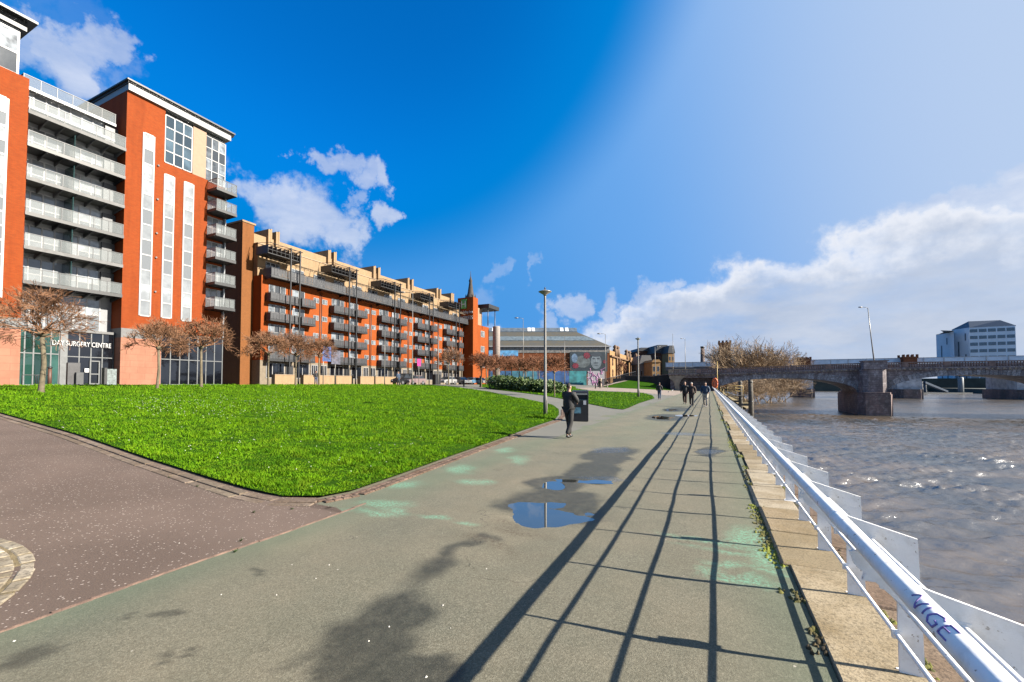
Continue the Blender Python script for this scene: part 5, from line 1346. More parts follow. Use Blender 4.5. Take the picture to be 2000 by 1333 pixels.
def arch_z(x):
    for a, b_, zs_, zc_ in spans:
        if a <= x <= b_:
            t = (x - (a + b_) / 2) / ((b_ - a) / 2); return zs_ + (zc_ - zs_) * math.sqrt(max(0, 1 - t * t * .985)) 
    return None
for a, b_, zs_, zc_ in spans:
    mb = MB(); n = 40; xs = [lerp(a, b_, i / n) for i in range(n + 1)]
    for i in range(n):
        x0, x1 = xs[i], xs[i + 1]; z0, z1 = arch_z(x0 + (1e-6 if i == 0 else 0)), arch_z(x1 - (1e-6 if i == n - 1 else 0))
        mb.quad((x0, YB, z0), (x1, YB, z1), (x1, YB, corn(x1)), (x0, YB, corn(x0)))
        mb.quad((x1, YB + YW, z1), (x0, YB + YW, z0), (x0, YB + YW, corn(x0)), (x1, YB + YW, corn(x1)))
        mb.quad((x0, YB + YW, z0), (x1, YB + YW, z1), (x1, YB, z1), (x0, YB, z0))
        mb.quad((x0, YB, corn(x0)), (x1, YB, corn(x1)), (x1, YB + YW, corn(x1)), (x0, YB + YW, corn(x0)))
    sp_ = mb.build('arch', SB, BR1)
    vo = MB(); k = 46
    for i in range(k):
        x0, x1 = lerp(a, b_, i / k), lerp(a, b_, (i + 1) / k) - .04
        z0, z1 = arch_z(max(a + 1e-4, x0)), arch_z(min(b_ - 1e-4, x1)); hh = min(rng.choice([.9, 1.25]), corn(x0) - max(z0, z1) - .2)
        nx = (x0 + x1) / 2 - (a + b_) / 2; sl = nx / ((b_ - a) / 2) * .55
        vo.add([(x0, YB - .06, z0), (x1, YB - .06, z1), (x1 + sl * hh, YB - .06, z1 + hh), (x0 + sl * hh, YB - .06, z0 + hh), (x0, YB + .02, z0), (x1, YB + .02, z1), (x1 + sl * hh, YB + .02, z1 + hh), (x0 + sl * hh, YB + .02, z0 + hh)], [(0, 1, 2, 3), (0, 4, 5, 1), (1, 5, 6, 2), (2, 6, 7, 3), (3, 7, 4, 0)])
    vo.build('voussoirs', SBV, sp_)
for a, b_ in ((26.4, 31.2), (56.5, 62.5)):
    pr_ = MB().box(a, b_, YB + .01, YB + YW - .01, .0, corn(a)).build('pier_wall', SB, BR1)
    m1 = MB().prism([(a + .25, YB - .0), (a + .6, YB - 1.6), (a + 1.3, YB - 2.1), (b_ - 1.3, YB - 2.1), (b_ - .6, YB - 1.6), (b_ - .25, YB)], 'z', .0, corn(a) - .05)
    m1.build('buttress', SB, BR1)
    m2 = MB().prism([(a - .3, YB - 1.5), (a + .5, YB - 3.3), (b_ - .5, YB - 3.3), (b_ + .3, YB - 1.5), (b_ + .3, YB + YW + 1.5), (a - .3, YB + YW + 1.5)], 'z', -8, -.35)
    m2.prism([(a - .15, YB - 1.4), (a + .55, YB - 3.1), (b_ - .55, YB - 3.1), (b_ + .15, YB - 1.4), (b_ + .15, YB + YW + 1.4), (a - .15, YB + YW + 1.4)], 'z', -.348, .0)
    m2.build('pier', SBD, BR1)
# abutment and left approach with a doorway-like underpass
ab = MB().box(-8.2, 1.6, YB + 3, YB + YW, -1, corn(0)).box(-8.2, -6.2, YB, YB + 3, -1, corn(0)).box(.9, 1.6, YB, YB + 3, -8, corn(0)).box(1.601, 2.4, YB + .3, YB + YW, -8, .4)
ab.box(-6.2, .9, YB, YB + 3, 3.0, corn(0)); ab.build('abutment', SB, BR1)
for x in (-6.2,): MB().prism([(x - 2.2, 3.6), (x - 2.2, 2.9), (x - 1.4, 2.2), (x - 1.1, 1.4), (x - .9, 0), (x, 0), (x - .1, 1.5), (x + .4, 2.6), (x + 1.2, 3.3), (x + 1.2, 3.6)], 'y', YB - .3, YB - .002).build('end_pillar', SPL, BR1)
# cornice, corbels, balustrade
for x0, x1 in [(-8.6 + 6 * i, -8.6 + 6 * i + 5.998) for i in range(19)]:
    c0, c1 = corn(x0), corn(x1)
    def strip(mb, ya, yb_, za, zb):
        v = [(x0, ya, c0 + za), (x1, ya, c1 + za), (x1, yb_, c1 + za), (x0, yb_, c0 + za), (x0, ya, c0 + zb), (x1, ya, c1 + zb), (x1, yb_, c1 + zb), (x0, yb_, c0 + zb)]
        mb.add(v, [(0, 3, 2, 1), (4, 5, 6, 7), (0, 1, 5, 4), (1, 2, 6, 5), (2, 3, 7, 6), (3, 0, 4, 7)])
    m = MB(); strip(m, YB - .45, YB + .5, 0.002, .22); strip(m, YB - .3, YB + .4, -.25, -.002); cn = m.build('cornice', SB, BR1)
    m = MB()
    for k in range(8): x = x0 + .35 + k * .75; m.box(x - .14, x + .14, YB - .4, YB - .302, corn(x) - .22, corn(x) - .003)
    m.build('corbels', SPL, cn)
    m = MB(); strip(m, YB - .25, YB + .2, .222, .34); strip(m, YB - .28, YB + .24, 1.1, 1.28); rp_ = MB(); strip(rp_, YB + YW - .3, YB + YW, .22, 1.28); rp_.build('rear_parapet', SB, BR1)
    m.box(x0, x0 + .9, YB - .27, YB + .22, c0 + .345, c0 + 1.098)
    for k in range(13): x = x0 + 1.15 + k * .37; m.lathe([(.09, corn(x) + .3), (.14, corn(x) + .55), (.06, corn(x) + .9), (.10, corn(x) + 1.12)], x, YB, 6)
    m.build('balustrade', SPL if x0 < -4 else GRAN, BR1)
for a, b_ in ((26.4, 31.2), (56.5, 62.5)):
    MB().box(a + .6, b_ - .6, YB - 2.3, YB - .3, corn(a) - .02, corn(a) + 1.5).box(a + .4, b_ - .4, YB - 2.5, YB - .29, corn(a) + 1.5, corn(a) + 1.68).build('refuge', SB, BR1)
MB().box(-8, 100, YB + .55, YB + YW - .35, 3.5, 3.7).build('deck', stm, BR1)
# dark approach wall left of the bridge and the ramp fence
aw = empty('approach_wall', (-14, 106, 0), 0, 'dark stained stone wall sloping down from the street to the bridge underpass', 'wall')
MB().prism([(-20, 0), (-8.25, 0), (-8.25, 3.9), (-12.5, 3.4), (-20, 3.6)], 'y', 108.6, 109.4).build('wall', stone_mat('black_wall', [(.055, .04, .036), (.04, .03, .028), (.10, .07, .06)], (.02, .016, .015)), aw)
MB().prism([(-20, 3.6), (-12.5, 3.4), (-8.25, 3.9), (-8.25, 4.05), (-12.5, 3.55), (-20, 3.75)], 'y', 108.5, 109.5).build('coping', GRAN, aw)
rfn = empty('ramp_fence', (-20, 105, 1), 0, 'dark vertical-bar fence climbing beside the turfed bank', 'fence')
A_ = Vector((-23.2, 99.5, .8)); Bt = Vector((-17.2, 112.6, 3.1)); nb = 52
m = MB()
for i in range(nb):
    p = A_.lerp(Bt, i / (nb - 1)); m.box(p.x - .05, p.x + .05, p.y - .05, p.y + .05, p.z - .3, p.z + 1.75)
m.build('bars', DKM, rfn)
m = MB(); up = Vector((0, 0, 1))
for hh in (.2, 1.7): m.tube([tuple(A_ + up * hh), tuple(Bt + up * hh)], .07, 6)
m.build('rails', DKM, rfn)
MB().cbox(A_.x - .5, A_.x + .3, A_.y - .9, A_.y - .2, .3, 2.9, .05).build('gate_pier', SPL, rfn)
tag(MB().quad((-24.2, 98.6, .93), (-22.8, 98.4, .93), (-16.4, 112.4, 3.1), (-18, 112.8, 3.1)).build('ramp_path', MATS['plaza']), kind='structure')

# quayside pieces before the bridge
YEL2 = plain('yellow_paint', (.62, .42, .10), .5, var=.1); ORG = plain('lifebuoy_orange', (.70, .13, .02), .45, var=.1)
lb = empty('lifebuoy_post', (1.45, 94, 0), 0, 'tall pale yellow post carrying an orange lifebuoy case at the end of the railing', 'lifebuoy post')
MB().tube([(1.45, 94, -.1), (1.45, 94, 6.1)], [.10, .07], 10).build('post', YEL2, lb)
m = MB(); k = 22
for i in range(k):
    pass
ringp = [(1.0 + .42 * math.cos(2 * math.pi * i / k), 93.86, 1.75 + .95 * math.sin(2 * math.pi * i / k)) for i in range(k + 1)]
m.tube(ringp, .16, 8); m.box(.85, 1.15, 93.82, 93.9, 1.0, 2.5); m.build('lifebuoy_case', ORG, lb)
jr = empty('jetty_rail', (4, 95, -.2), 0, 'yellow-painted guard rail and ladder on the small jetty below the bridge', 'guard rail')
m = MB()
for x in (2.0, 3.3, 4.7, 6.0): m.tube([(x, 95, -.7), (x, 95, 1.25)], .05, 6)
for z in (.2, .75, 1.25): m.tube([(2.0, 95, z), (6.0, 95, z)], .045, 6)
m.build('rail', YEL2, jr); MB().box(1.85, 6.3, 94.6, 97.5, -.85, -.7).build('deck', plain('old_timber', (.10, .075, .05), .9, var=.4, scale=3), jr)
m = MB()
for x in (2.0, 2.45): m.tube([(x, 94.4, -4.2), (x + .1, 94.4, .6)], .045, 6)
for i in range(14): m.tube([(2.02, 94.4, -4 + i * .32), (2.47, 94.4, -4 + i * .32)], .025, 5)
m.build('ladder', YEL2, jr)
TIM = plain('mooring_timber', (.11, .095, .075), .9, var=.5, scale=2.5, bump=.8)
for (px, d, top, r_, lab) in ((1466, 74, 742, .42, 'nearer weathered timber mooring post standing in the river'), (1446, 88, 744, .4, 'farther timber mooring post beside the jetty')):
    p = onD(px, 780, d); zt_ = H + (750 - top) * d / 830; o = empty('mooring_post', (p.x, p.y, WZ), 0, lab, 'mooring post', 'timber mooring posts')
    m = MB().tube([(p.x, p.y, WZ - 2), (p.x + .05, p.y, -1), (p.x, p.y, zt_)], [r_, r_ * .92, r_ * .85], 12); m.build('pile', TIM, o)
    m = MB()
    for z in (-1.5, zt_ - .5): m.tube([(p.x, p.y, z), (p.x, p.y, z + .15)], r_ * 1.06, 12)
    m.build('band', DKM, o)
    MB().box(p.x - 2.6, p.x - .2, p.y - .15, p.y + .15, -2.2, -1.8).build('beam', TIM, o)
tag(MB().box(-60, 2.4, YB + YW, 420, -9, -.4).build('river_bank', plain('bank_earth', (.12, .085, .05), .95, var=.4, scale=.8, bump=.8)), kind='structure')
mb = MB(); n = 14
ys_ = np.linspace(YB + YW, 420, 40); prevr = None
bankv_ = []
for y in ys_:
    xr = 9 + 5 * math.sin((y - 120) / 45) * (1 if y < 200 else .2)
    bankv_.append([(lerp(2.38, xr, i / 7), y, lerp(.2, WZ - .3, (i / 7) ** .8) + .25 * mnoise.noise(Vector((i, y * .2, 0)))) for i in range(8)])
for r0, r1 in zip(bankv_[:-1], bankv_[1:]):
    for i in range(7): mb.quad(r0[i], r0[i + 1], r1[i + 1], r1[i])
tag(mb.build('bank_slope', MATS_b := plain('bank_grassy', (.16, .12, .05), .95, var=.5, scale=.6, bump=.8)), kind='structure')

# ------------------------------------------------------------------ railway bridge behind
Y2 = 228.
RB = empty('railway_bridge', (70, Y2, WZ), 0, 'grey-blue railway bridge on pale piers with battlemented red stone turrets', 'bridge')
BLG = plain('bridge_paint', (.34, .42, .50), .5, var=.15, scale=.5); RST = brick('turret_stone', (.30, .12, .06), (.22, .085, .045), (.12, .06, .04), .9, .4)
PPS = plain('pale_pier', (.34, .33, .33), .85, var=.35, scale=.6)
m = MB().box(-20, 190, Y2, Y2 + 16, 8.2, 9.9); m.build('girder', plain('girder_dark', (.12, .13, .15), .6, var=.3, scale=.3), RB)
for i in range(34):
    x = -20 + i * 6.2; z = 9.92
    MB().box(x, x + 6.15, Y2 - .35, Y2 - .15, z + .15, z + 2.3).build('parapet_panel', BLG, RB)
    MB().box(x - .02, x + .32, Y2 - .45, Y2 - .36, z, z + 2.5).box(x + .33, x + 6.1, Y2 - .42, Y2 - .36, z + 2.2, z + 2.45).box(x + .33, x + 6.1, Y2 - .42, Y2 - .36, z + .05, z + .3).build('parapet_frame', plain('frame_pale', (.48, .52, .56), .5), RB)
for px0, px1, wb in ((1562, 1588, 777), (1752, 1800, 778), (1986, 2060, 781)):
    xa = onY(px0, 740, Y2 - 2)[0]; xb = onY(px1, 740, Y2 - 2)[0]
    MB().box(xa, xb, Y2 - 2, Y2 + 18, -.6, 8.2).build('pier', PPS, RB)
    MB().prism([(xa - .8, Y2 - 1), (xa + 1.2, Y2 - 4.5), (xb - 1.2, Y2 - 4.5), (xb + .8, Y2 - 1), (xb + .8, Y2 + 19), (xa - .8, Y2 + 19)], 'z', -8, -.6).build('pier_foot', SBD, RB)
def turret(x0, x1, z0, z1, y, lab, dp=5., merl=4):
    o = empty('bridge_turret', ((x0 + x1) / 2, y, z0), 0, lab, 'turret', 'battlemented red stone turrets')
    MB().box(x0, x1, y, y + dp, z0, z1 - .9).box(x0 - .3, x1 + .3, y - .3, y + dp + .3, z1 - 1.6, z1 - 1.2).build('wall', RST, o)
    m = MB(); w_ = (x1 - x0 + .6) / (2 * merl - 1)
    for i in range(merl):
        for yy_ in (y - .3, y + dp - .3): m.box(x0 - .3 + 2 * i * w_, x0 - .3 + (2 * i + 1) * w_, yy_, yy_ + .6, z1 - 1.2, z1)
    m.box(x0 - .3, x1 + .3, y - .28, y + dp + .28, z1 - 1.2, z1 - .9); m.build('battlement', RST, o)
for pa, pb, pt, lab in ((1559, 1583, 698, 'battlemented red stone turret near the left end of the railway bridge'), (1764, 1791, 693, 'battlemented red stone turret on the railway bridge right of the leaning road light')):
    xa, zb_ = onY(pa, pt, Y2 - 3); xb = onY(pb, pt, Y2 - 3)[0]; turret(xa, xb, 8.2, zb_, Y2 - 3.2, lab, 5)
xa, zb_ = onY(1404, 666, Y2 - 3); xb = onY(1427, 666, Y2 - 3)[0]
turret(xa, xb, 0, zb_, Y2 - 3.2, 'tall battlemented red stone tower on the bank behind the bare trees', 6)

# ------------------------------------------------------------------ buildings further along, built square to the street they stand on
RT = Vector((math.cos(TH), math.sin(TH), 0))
def local_root(name, px, D, z, lab, cat, group=None):
    p = onD(px, 750, D); return empty(name, (p.x, p.y, z), TH, lab, cat, group)
def lz(py, D, z0): return H + (750 - py) * D / 830 - z0
D = 135; k = D / 830
MK = local_root('market_hall', 1065, D, 1.5, 'long market hall with a glazed ribbed roof, behind the red-brown trees', 'market hall')
L_ = (945 - 1065) * k; R_ = (1192 - 1065) * k
m_, nt = nt_new('ribbed_roof'); b = NB(nt); oc = b.obj(); wv_ = b.n('ShaderNodeTexWave'); b.l(oc, wv_.inputs[0]); wv_.inputs['Scale'].default_value = 1.4
c = b.mix(b.ramp(b.noise(.5, 5, oc, .7), .35, .65), (.12, .10, .055), (.075, .085, .085)); c = b.mix(b.math('MULTIPLY', b.ramp(wv_.outputs['Fac'], .35, .6), .6), c, (.06, .05, .035))
finish(b, c, .8); MATS['ribbed'] = m_
z_e = lz(676, D, 1.5); z_m = lz(649, D + 12, 1.5); z_r = lz(641, D + 14, 1.5)
m = MB()
m.add([(L_ - 8, 0, z_e), (R_, 0, z_e), ((1133 - 1065) * (D + 12) / 830, 12, z_m), (L_ - 8, 12, z_m), (R_, 30, z_e), ((1133 - 1065) * (D + 12) / 830, 18, z_m), (L_ - 8, 30, z_e), (L_ - 8, 18, z_m)], [(0, 1, 2, 3), (1, 4, 5, 2), (4, 6, 7, 5)])
loc(m, 'roof', MATS['ribbed'], MK)
zq = lerp(z_e, z_m, .36); zq2 = lerp(z_e, z_m, .66)
loc(MB().quad((L_ - 8, 12 * .36 - .1, zq + .06), (lerp(R_, (1133 - 1065) * (D + 12) / 830, .36) - .6, 12 * .36 - .1, zq + .06), (lerp(R_, (1133 - 1065) * (D + 12) / 830, .66) - .9, 12 * .66 - .1, zq2 + .06), (L_ - 8, 12 * .66 - .1, zq2 + .06)), 'rooflight', plain('rooflight_grey', (.17, .21, .22), .4, var=.4, scale=1.2), MK)
ml, mr = (957 - 1065) * (D + 12) / 830, (1133 - 1065) * (D + 12) / 830
mo = loc(MB().prism([(11.9, z_m - .2), (18, z_m - .2), (18, z_m), (16.5, z_r), (13.4, z_r), (11.9, z_m + .3)], 'x', ml, mr), 'lantern', plain('lantern_grey', (.14, .17, .20), .4, var=.3, scale=1), MK)
for a in (966, 974, 1036, 1044, 1100, 1110):
    x = (a - 1065) * (D + 12) / 830; loc(MB().quad((x, 11.85, z_m + .36), (x + 1.1, 11.85, z_m + .36), (x + 1.1, 13.3, z_r + .05), (x, 13.3, z_r + .05)), 'lantern_pane', plain('pane_pale', (.55, .56, .56), .3), mo)
loc(MB().box(L_ - 8, R_ + .3, -.5, .2, z_e - .35, z_e), 'gutter', WHF, MK)
loc(MB().box(L_ - 8, R_ - .2, 0, 29.9, z_e - 2.2, z_e - .351), 'clerestory', plain('clerestory', (.26, .25, .23), .5, var=.5, scale=1.5), MK)
loc(MB().box(L_ - 8, R_ - .25, .1, 29.8, -.5, z_e - 2.21), 'wall', brick('market_brick', (.20, .055, .016), (.16, .04, .012), (.2, .1, .05)), MK)
loc(MB().box(L_ - 6, (1012 - 1065) * k, -.2, .09, lz(696, D, 1.5), lz(685, D, 1.5)), 'blue_fascia', plain('blue_board', (.12, .35, .62), .5, var=.4, scale=1), MK)
# mural: dark ground, a pale face and red flowers, as flat painted shapes
def mx(px): return (px - 1065) * k
def mz(py): return lz(py, D, 1.5)
mu = loc(MB().box(mx(1113), mx(1186), -.35, -.12, mz(726), mz(688)), 'mural', plain('mural_dark', (.025, .045, .06), .6, var=.6, scale=.35), MK)
def disc(cx, cy, rx, ry, name, m, yoff, n=14, wob=0.):
    P_ = [(mx(cx + rx * math.cos(2 * math.pi * i / n) * (1 + wob * (i % 2))), yoff, mz(cy + ry * math.sin(2 * math.pi * i / n) * (1 + wob * (i % 2)))) for i in range(n)]
    loc(MB().add(P_[::-1], [tuple(range(n))[::-1]]), name, m, mu)
fg = plain('mural_face', (.15, .185, .21), .6, var=.25, scale=.6); fd = plain('mural_ink', (.05, .07, .09), .6); rd = plain('mural_red', (.16, .012, .03), .6, var=.5, scale=2); gg = plain('mural_grey', (.09, .11, .115), .6, var=.5, scale=.8)  # the face's hair, eyes, moustache and mouth share one dark paint
disc(1138, 707, 15, 12, 'painted_cloud', gg, -.36); disc(1122, 700, 6, 9, 'painted_figure', plain('mural_blue', (.10, .16, .24), .6, var=.6, scale=1), -.365)
disc(1164, 707, 10.5, 14.5, 'painted_face', fg, -.37, 16); disc(1164, 693.5, 11.5, 4, 'painted_hair', fd, -.38)
disc(1159.5, 701, 3, 1.5, 'painted_eye', fd, -.38, 8); disc(1168.5, 701, 3, 1.5, 'painted_eye', fd, -.38, 8); disc(1164, 709.5, 5, 1.3, 'painted_moustache', fd, -.38, 8); disc(1164, 704.5, 1.1, 2.6, 'painted_nose', plain('mural_light', (.24, .28, .30), .6), -.39, 8); disc(1164, 714, 3.6, .8, 'painted_mouth', fd, -.38, 8)
disc(1146, 695, 7, 7, 'painted_flower', rd, -.39, 16, -.2); disc(1124, 715, 7, 6, 'painted_flower', rd, -.39, 16, -.2); disc(1181, 707, 4, 4, 'painted_flower', rd, -.39, 12, -.2)
HO = local_root('site_hoarding', 1040, 128, 1.5, 'turquoise and blue painted hoarding running below the market hall', 'hoarding')
k2 = 128 / 830
for i, (a, b_, c) in enumerate(((945, 1000, (.05, .16, .36)), (1000, 1050, (.06, .24, .34)), (1050, 1112, (.04, .13, .36)), (1112, 1146, (.05, .30, .33)))):
    loc(MB().box((a - 1040) * k2, (b_ - 1040) * k2 - .05, 0, .15, -.3, lz(725, 128, 1.5)), 'board', plain('hoarding_%d' % i, c, .6, var=.5, scale=.6), HO)
GW = local_root('painted_wall', 1164, 126, 1.5, 'white wall sprayed with pink and blue lettering beside the plaza', 'wall')
k3 = 126 / 830
loc(MB().box(-16 * k3, 17 * k3, 0, .3, -.3, lz(725, 126, 1.5)), 'wall', plain('white_wall', (.36, .35, .37), .7), GW)
m = MB()
for i in range(26):
    x = -15 * k3 + rng.random() * 29 * k3; z = rng.uniform(.4, lz(727, 126, 1.5)); m.tube([(x, -.02, z), (x + rng.gauss(0, .5), -.02, z + rng.gauss(0, .9)), (x + rng.gauss(.3, .5), -.02, z + rng.gauss(0, .9))], .07, 4)
loc(m, 'sprayed_strokes', plain('spray_pink', (.50, .22, .42), .6, var=.6, scale=1.5), GW)

# sandstone market front, running with the street
SSX = -31.5; ya, yb_ = 150, 218
SS = empty('sandstone_front', (SSX, 180, 3), 0, 'ornate honey sandstone market front with dark pillars and rooftop urns', 'building')
SSM = brick('honey_stone', (.34, .21, .10), (.28, .17, .08), (.18, .12, .06), 1.0, .4, stain=.5); DK = plain('dark_pillar', (.20, .11, .055), .8, var=.4, scale=.5)
zt_ = onX(1190, 682, SSX)[1]
MB().box(SSX - 20, SSX, ya, yb_, 1, zt_ - 2.6).build('wall', SSM, SS)
MB().box(SSX - 19, SSX - .2, ya + .3, yb_ - .3, zt_ - 2.1, zt_ - .3).build('attic', SSM, SS)
MB().box(SSX - .4, SSX + .7, ya - .2, yb_ + .2, zt_ - 2.599, zt_ - 2.1).build('cornice', DK, SS)
ypl = [ya + 10, ya + 15, ya + 34, ya + 41, ya + 60, ya + 66]
for y in ypl:
    MB().box(SSX, SSX + .6, y - .8, y + .8, 1, zt_ - 2.6).build('pillar', DK, SS)
    MB().lathe([(.9, zt_ - 2.1), (.9, zt_ + .6), (.5, zt_ + 1.0), (.9, zt_ + 1.7), (.2, zt_ + 2.4)], SSX - .3, y, 8).build('urn', DK, SS)
for i in range(12):
    y = ya + 3 + i * 5.5
    if min(abs(y + 1 - q) for q in ypl) < 1.8: continue
    for z0 in (4.2, 8.2): glazing(SS, SSX + .03, y, y + 1.8, z0, z0 + 2.6, 2, 2, DK, GL_D, .15)
def simple_block(name, px0, px1, D, top, z0, m, lab, depth=14, rows=4, cols=5, roof=None, wg=None, frame=None):
    pc = (px0 + px1) / 2; o = local_root(name, pc, D, z0, lab, 'building'); hw = (px1 - px0) / 2 * D / 830; h = lz(top, D, z0)
    loc(MB().box(-hw, hw, 0, depth, -1, h), 'wall', m, o)
    for i in range(cols):
        for j in range(rows):
            x = -hw + (i + .5) * 2 * hw / cols; z = h * (j + .45) / (rows + .3); w_ = hw / cols * .5; hh = h / rows * .28
            if z < 1: continue
            f_ = loc(MB().box(x - w_, x + w_, -.06, .0 - .002, z - hh, z + hh), 'window', frame or WHF, o); loc(MB().quad((x - w_ * .85, -.065, z - hh * .9), (x + w_ * .85, -.065, z - hh * .9), (x + w_ * .85, -.065, z + hh * .9), (x - w_ * .85, -.065, z + hh * .9)), 'pane', wg or GL_D, f_)
    if roof: loc(MB().prism([(-hw - .3, h), (hw + .3, h), (hw * .7, h + roof[0]), (-hw * .7, h + roof[0])], 'y', -.3, depth + .3), 'roof', roof[1], o)
    return o
BB = brick('dark_brick', (.22, .09, .05), (.17, .065, .04), (.1, .06, .04)); SL = plain('slate', (.06, .065, .075), .6, var=.3)
simple_block('brick_warehouse', 1247, 1281, 250, 686, 3, BB, 'dark brick warehouse with a flat slate top behind the second dish lamp', 20, 4, 6, (2.0, SL))
simple_block('brick_warehouse', 1281, 1308, 235, 690, 3, BB, 'dark brick block with a pointed slate roof beside the sandstone gable', 20, 4, 5, (4.5, SL))
simple_block('stone_gable_house', 1306, 1318, 225, 690, 3, SSM, 'narrow honey stone house at the end of the far brick row', 15, 4, 2, (4, SL))
simple_block('low_shed', 1250, 1274, 170, 712, 3, plain('shed_wall', (.26, .22, .18), .8), 'low pale shed with a wide hipped slate roof beyond the turfed bank', 12, 1, 4, (3.6, plain('grey_slate', (.16, .16, .16), .7)))
simple_block('stone_lodge', 1274, 1290, 160, 708, 3, SSM, 'small honey stone lodge with chimneys right of the low shed', 10, 2, 2, (1.0, SSM))
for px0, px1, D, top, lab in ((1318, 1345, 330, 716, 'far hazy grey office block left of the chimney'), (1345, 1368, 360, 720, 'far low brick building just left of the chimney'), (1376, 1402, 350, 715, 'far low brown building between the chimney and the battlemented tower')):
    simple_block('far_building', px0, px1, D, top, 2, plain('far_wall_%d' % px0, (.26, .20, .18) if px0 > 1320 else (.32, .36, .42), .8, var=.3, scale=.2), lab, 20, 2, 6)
p = onD(1373, 750, 420); zc = H + 70 * 420 / 830
ch = empty('factory_chimney', (p.x, p.y, 2), 0, 'tall lone brick factory chimney on the skyline left of the battlemented tower', 'chimney')
MB().lathe([(2.6, 2), (1.7, zc)], p.x, p.y, 16).build('stack', plain('chimney_brick', (.16, .11, .10), .8), ch)
MB().lathe([(1.95, zc), (1.95, zc + 1.5)], p.x, p.y, 16).build('rim', DKM, ch)

# grey riverside office blocks on the far bank
D = 380
OB = empty('far_bank', (0, 0, 0)); bpy.data.objects.remove(OB)
RN = plain('office_render', (.50, .53, .58), .6, var=.08, scale=.1); CAP = plain('office_roof', (.09, .11, .14), .6)
def office(px0, pxm, px1, D, top_l, top_r, cap, lab):
    """end wall px0..pxm, long glazed front pxm..px1"""
    o = local_root('office_block', (px0 + px1) / 2, D, -2, lab, 'office block', 'grey office blocks on the far bank'); kk = D / 830; c_ = (px0 + px1) / 2
    x0, xm, x1 = (px0 - 1000) * (D + 16) / 830 - (c_ - 1000) * kk, (pxm - c_) * kk, (px1 - 1000) * (D - 14) / 830 - (c_ - 1000) * kk; x3 = (px1 - 8 - 1000) * (D + 30) / 830 - (c_ - 1000) * kk; h = lz(top_r, D, -2)
    loc(MB().add([(x0, 16, 0), (xm, 0, 0), (x1, -14, 0), (x3, 30, 0), (x0, 16, h), (xm, 0, h), (x1, -14, h), (x3, 30, h)], [(0, 1, 5, 4), (1, 2, 6, 5), (2, 3, 7, 6), (3, 0, 4, 7), (4, 5, 6, 7)]), 'wall', RN, o)
    loc(MB().add([(x0 - .3, 16, h), (xm, -.3, h), (x1 + .3, -14.3, h), (x3, 30, h), (lerp(x0, x3, .2), 18, h + cap), (lerp(xm, x1, .12), 3, h + cap * 1.1), (x1 - 6, -8, h + cap), (x3 - .5, 26, h + cap)], [(0, 1, 5, 4), (1, 2, 6, 5), (2, 3, 7, 6), (3, 0, 4, 7), (4, 5, 6, 7)]), 'roof', CAP, o)
    A = Vector((xm, 0, 0)); Bv = Vector((x1, -14, 0)); n = (Bv - A).normalized(); nr = Vector((n.y, -n.x, 0)); rows, cols = 9, 5
    if pxm < px1 - 20:
        for i in range(cols):
            for j in range(rows):
                a = A.lerp(Bv, (i + .08) / cols) + nr * .15; b2 = A.lerp(Bv, (i + .92) / cols) + nr * .15; z0 = h * (j + .25) / rows; z1 = h * (j + .72) / rows
                fr_ = loc(MB().add([(a.x, a.y, z0), (b2.x, b2.y, z0), (b2.x, b2.y, z1), (a.x, a.y, z1)], [(0, 1, 2, 3)]), 'window_band', GL_M, o)
    A = Vector((x0, 16, 0)); Bv = Vector((xm, 0, 0)); n = (Bv - A).normalized(); nr = Vector((n.y, -n.x, 0))
    for t, zf, hf in ((.35, .7, .08), (.35, .35, .3), (.75, .85, .06), (.75, .5, .06), (.75, .2, .06)):
        a = A.lerp(Bv, t) + nr * .12; b2 = A.lerp(Bv, t + .08) + nr * .12
        loc(MB().add([(a.x, a.y, h * (zf - hf)), (b2.x, b2.y, h * (zf - hf)), (b2.x, b2.y, h * (zf + hf)), (a.x, a.y, h * (zf + hf))], [(0, 1, 2, 3)]), 'window', CAP, o)
office(1862, 1896, 1987, 380, 640, 640, 5.5, 'larger grey office block with a long glazed front above the far bank')
office(1831, 1858, 1866, 395, 654, 650, 1.2, 'smaller grey office block with a blank wall, left of the larger one')
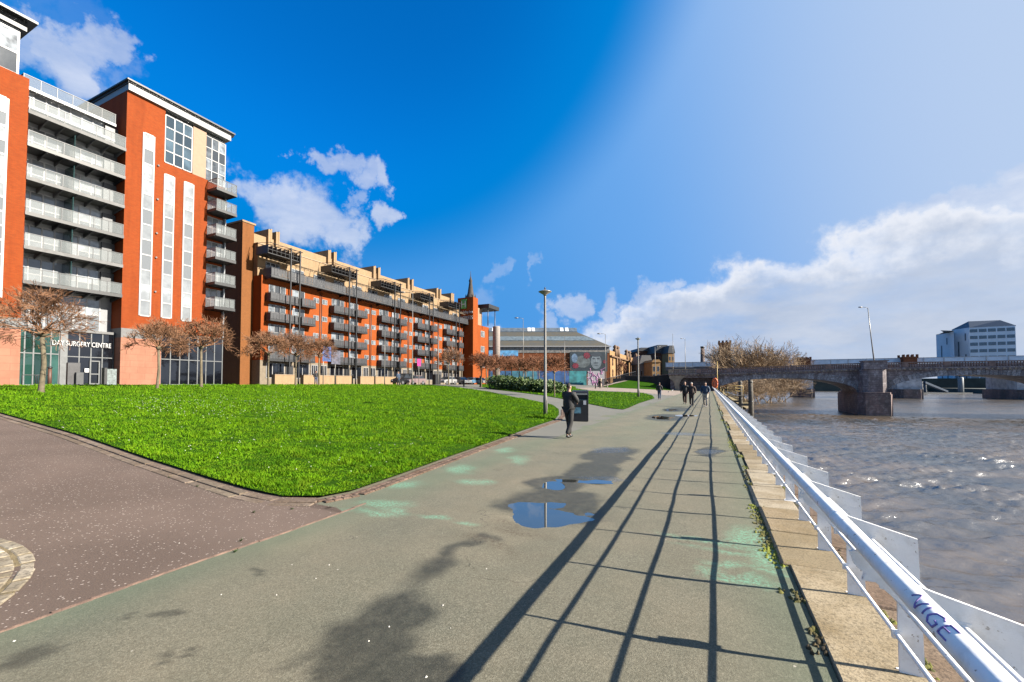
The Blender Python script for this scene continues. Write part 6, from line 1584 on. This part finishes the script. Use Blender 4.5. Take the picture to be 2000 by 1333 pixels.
# far bank seen beneath the arches, with its pontoon and piles
tag(MB().box(150, 900, 240, 420, -8, -1.5).box(-200, 900, 420, 430, -8, 5.6).build('far_bank', plain('far_bank_green', (.05, .065, .055), .9, var=.5, scale=.1)), kind='structure')
tag(MB().quad((-300, 429, 5.5), (1600, 429, 5.5), (1600, 3000, 5.5), (-300, 3000, 5.5)).build('far_land', plain('far_land', (.10, .11, .09), .9)), kind='structure')
pn_ = onD(1840, 766, 250); pt = empty('pontoon', (pn_.x, pn_.y, WZ), TH, 'blue-grey pontoon with a sloping gangway seen under the stone arch', 'pontoon'); kp = 250 / 830
loc(MB().box(-40 * kp, 60 * kp, 0, 4, -.2, .8), 'deck', plain('pontoon_grey', (.06, .07, .08), .6), pt)
loc(MB().prism([(-30 * kp, 6.2), (-30 * kp, 7.4), (14 * kp, 1.9), (14 * kp, .8)], 'y', .5, 2.5), 'gangway', plain('gangway_blue', (.06, .10, .16), .5), pt)
for xx in (-42, -33, -26): loc(MB().lathe([(.7, -3), (.7, 7.2)], xx * kp, 2, 8), 'pile', plain('pile_grey', (.10, .12, .15), .6), pt)
loc(MB().lathe([(1.3, -3), (1.3, 9.5), (.9, 9.9)], 44 * kp, 2, 12), 'pile', plain('pile_pale', (.20, .23, .25), .6), pt)
# ------------------------------------------------------------------ base colours scaled down to deepen the contrast of sun and shade
FACADE = ('orange_brick', 'red_brick', 'buff_brick', 'brown_brick', 'pink_sandstone', 'pale_panel', 'white_frame', 'pale_glazing', 'mid_glazing', 'ochre_cladding', 'balcony_glass', 'coping_stone', 'letter_white', 'honey_stone', 'market_brick', 'sign_green', 'grey_render', 'blue_board', 'mural_face', 'mural_red', 'mural_grey', 'mural_blue', 'mural_light', 'white_wall', 'spray_pink')
KEEP = ('river_water', 'puddle_water', 'bridge_stone', 'voussoir_stone', 'pier_stone', 'brown_granite', 'office_render', 'bridge_paint', 'pale_pier', 'office_roof', 'black_cloth', 'bin_plastic', 'white_paint', 'pane_pale')
for m in bpy.data.materials:
    if m.name in KEEP or not m.use_nodes: continue
    nt = m.node_tree
    for p in [n for n in nt.nodes if n.type in ('BSDF_PRINCIPLED', 'BSDF_TRANSLUCENT')]:
        s_ = p.inputs[0]; sc = nt.nodes.new('ShaderNodeVectorMath'); sc.operation = 'SCALE'; sc.inputs['Scale'].default_value = .73 if m.name in FACADE else .52
        if s_.is_linked: nt.links.new(s_.links[0].from_socket, sc.inputs[0])
        else: sc.inputs[0].default_value = s_.default_value[:3]
        nt.links.new(sc.outputs[0], s_)
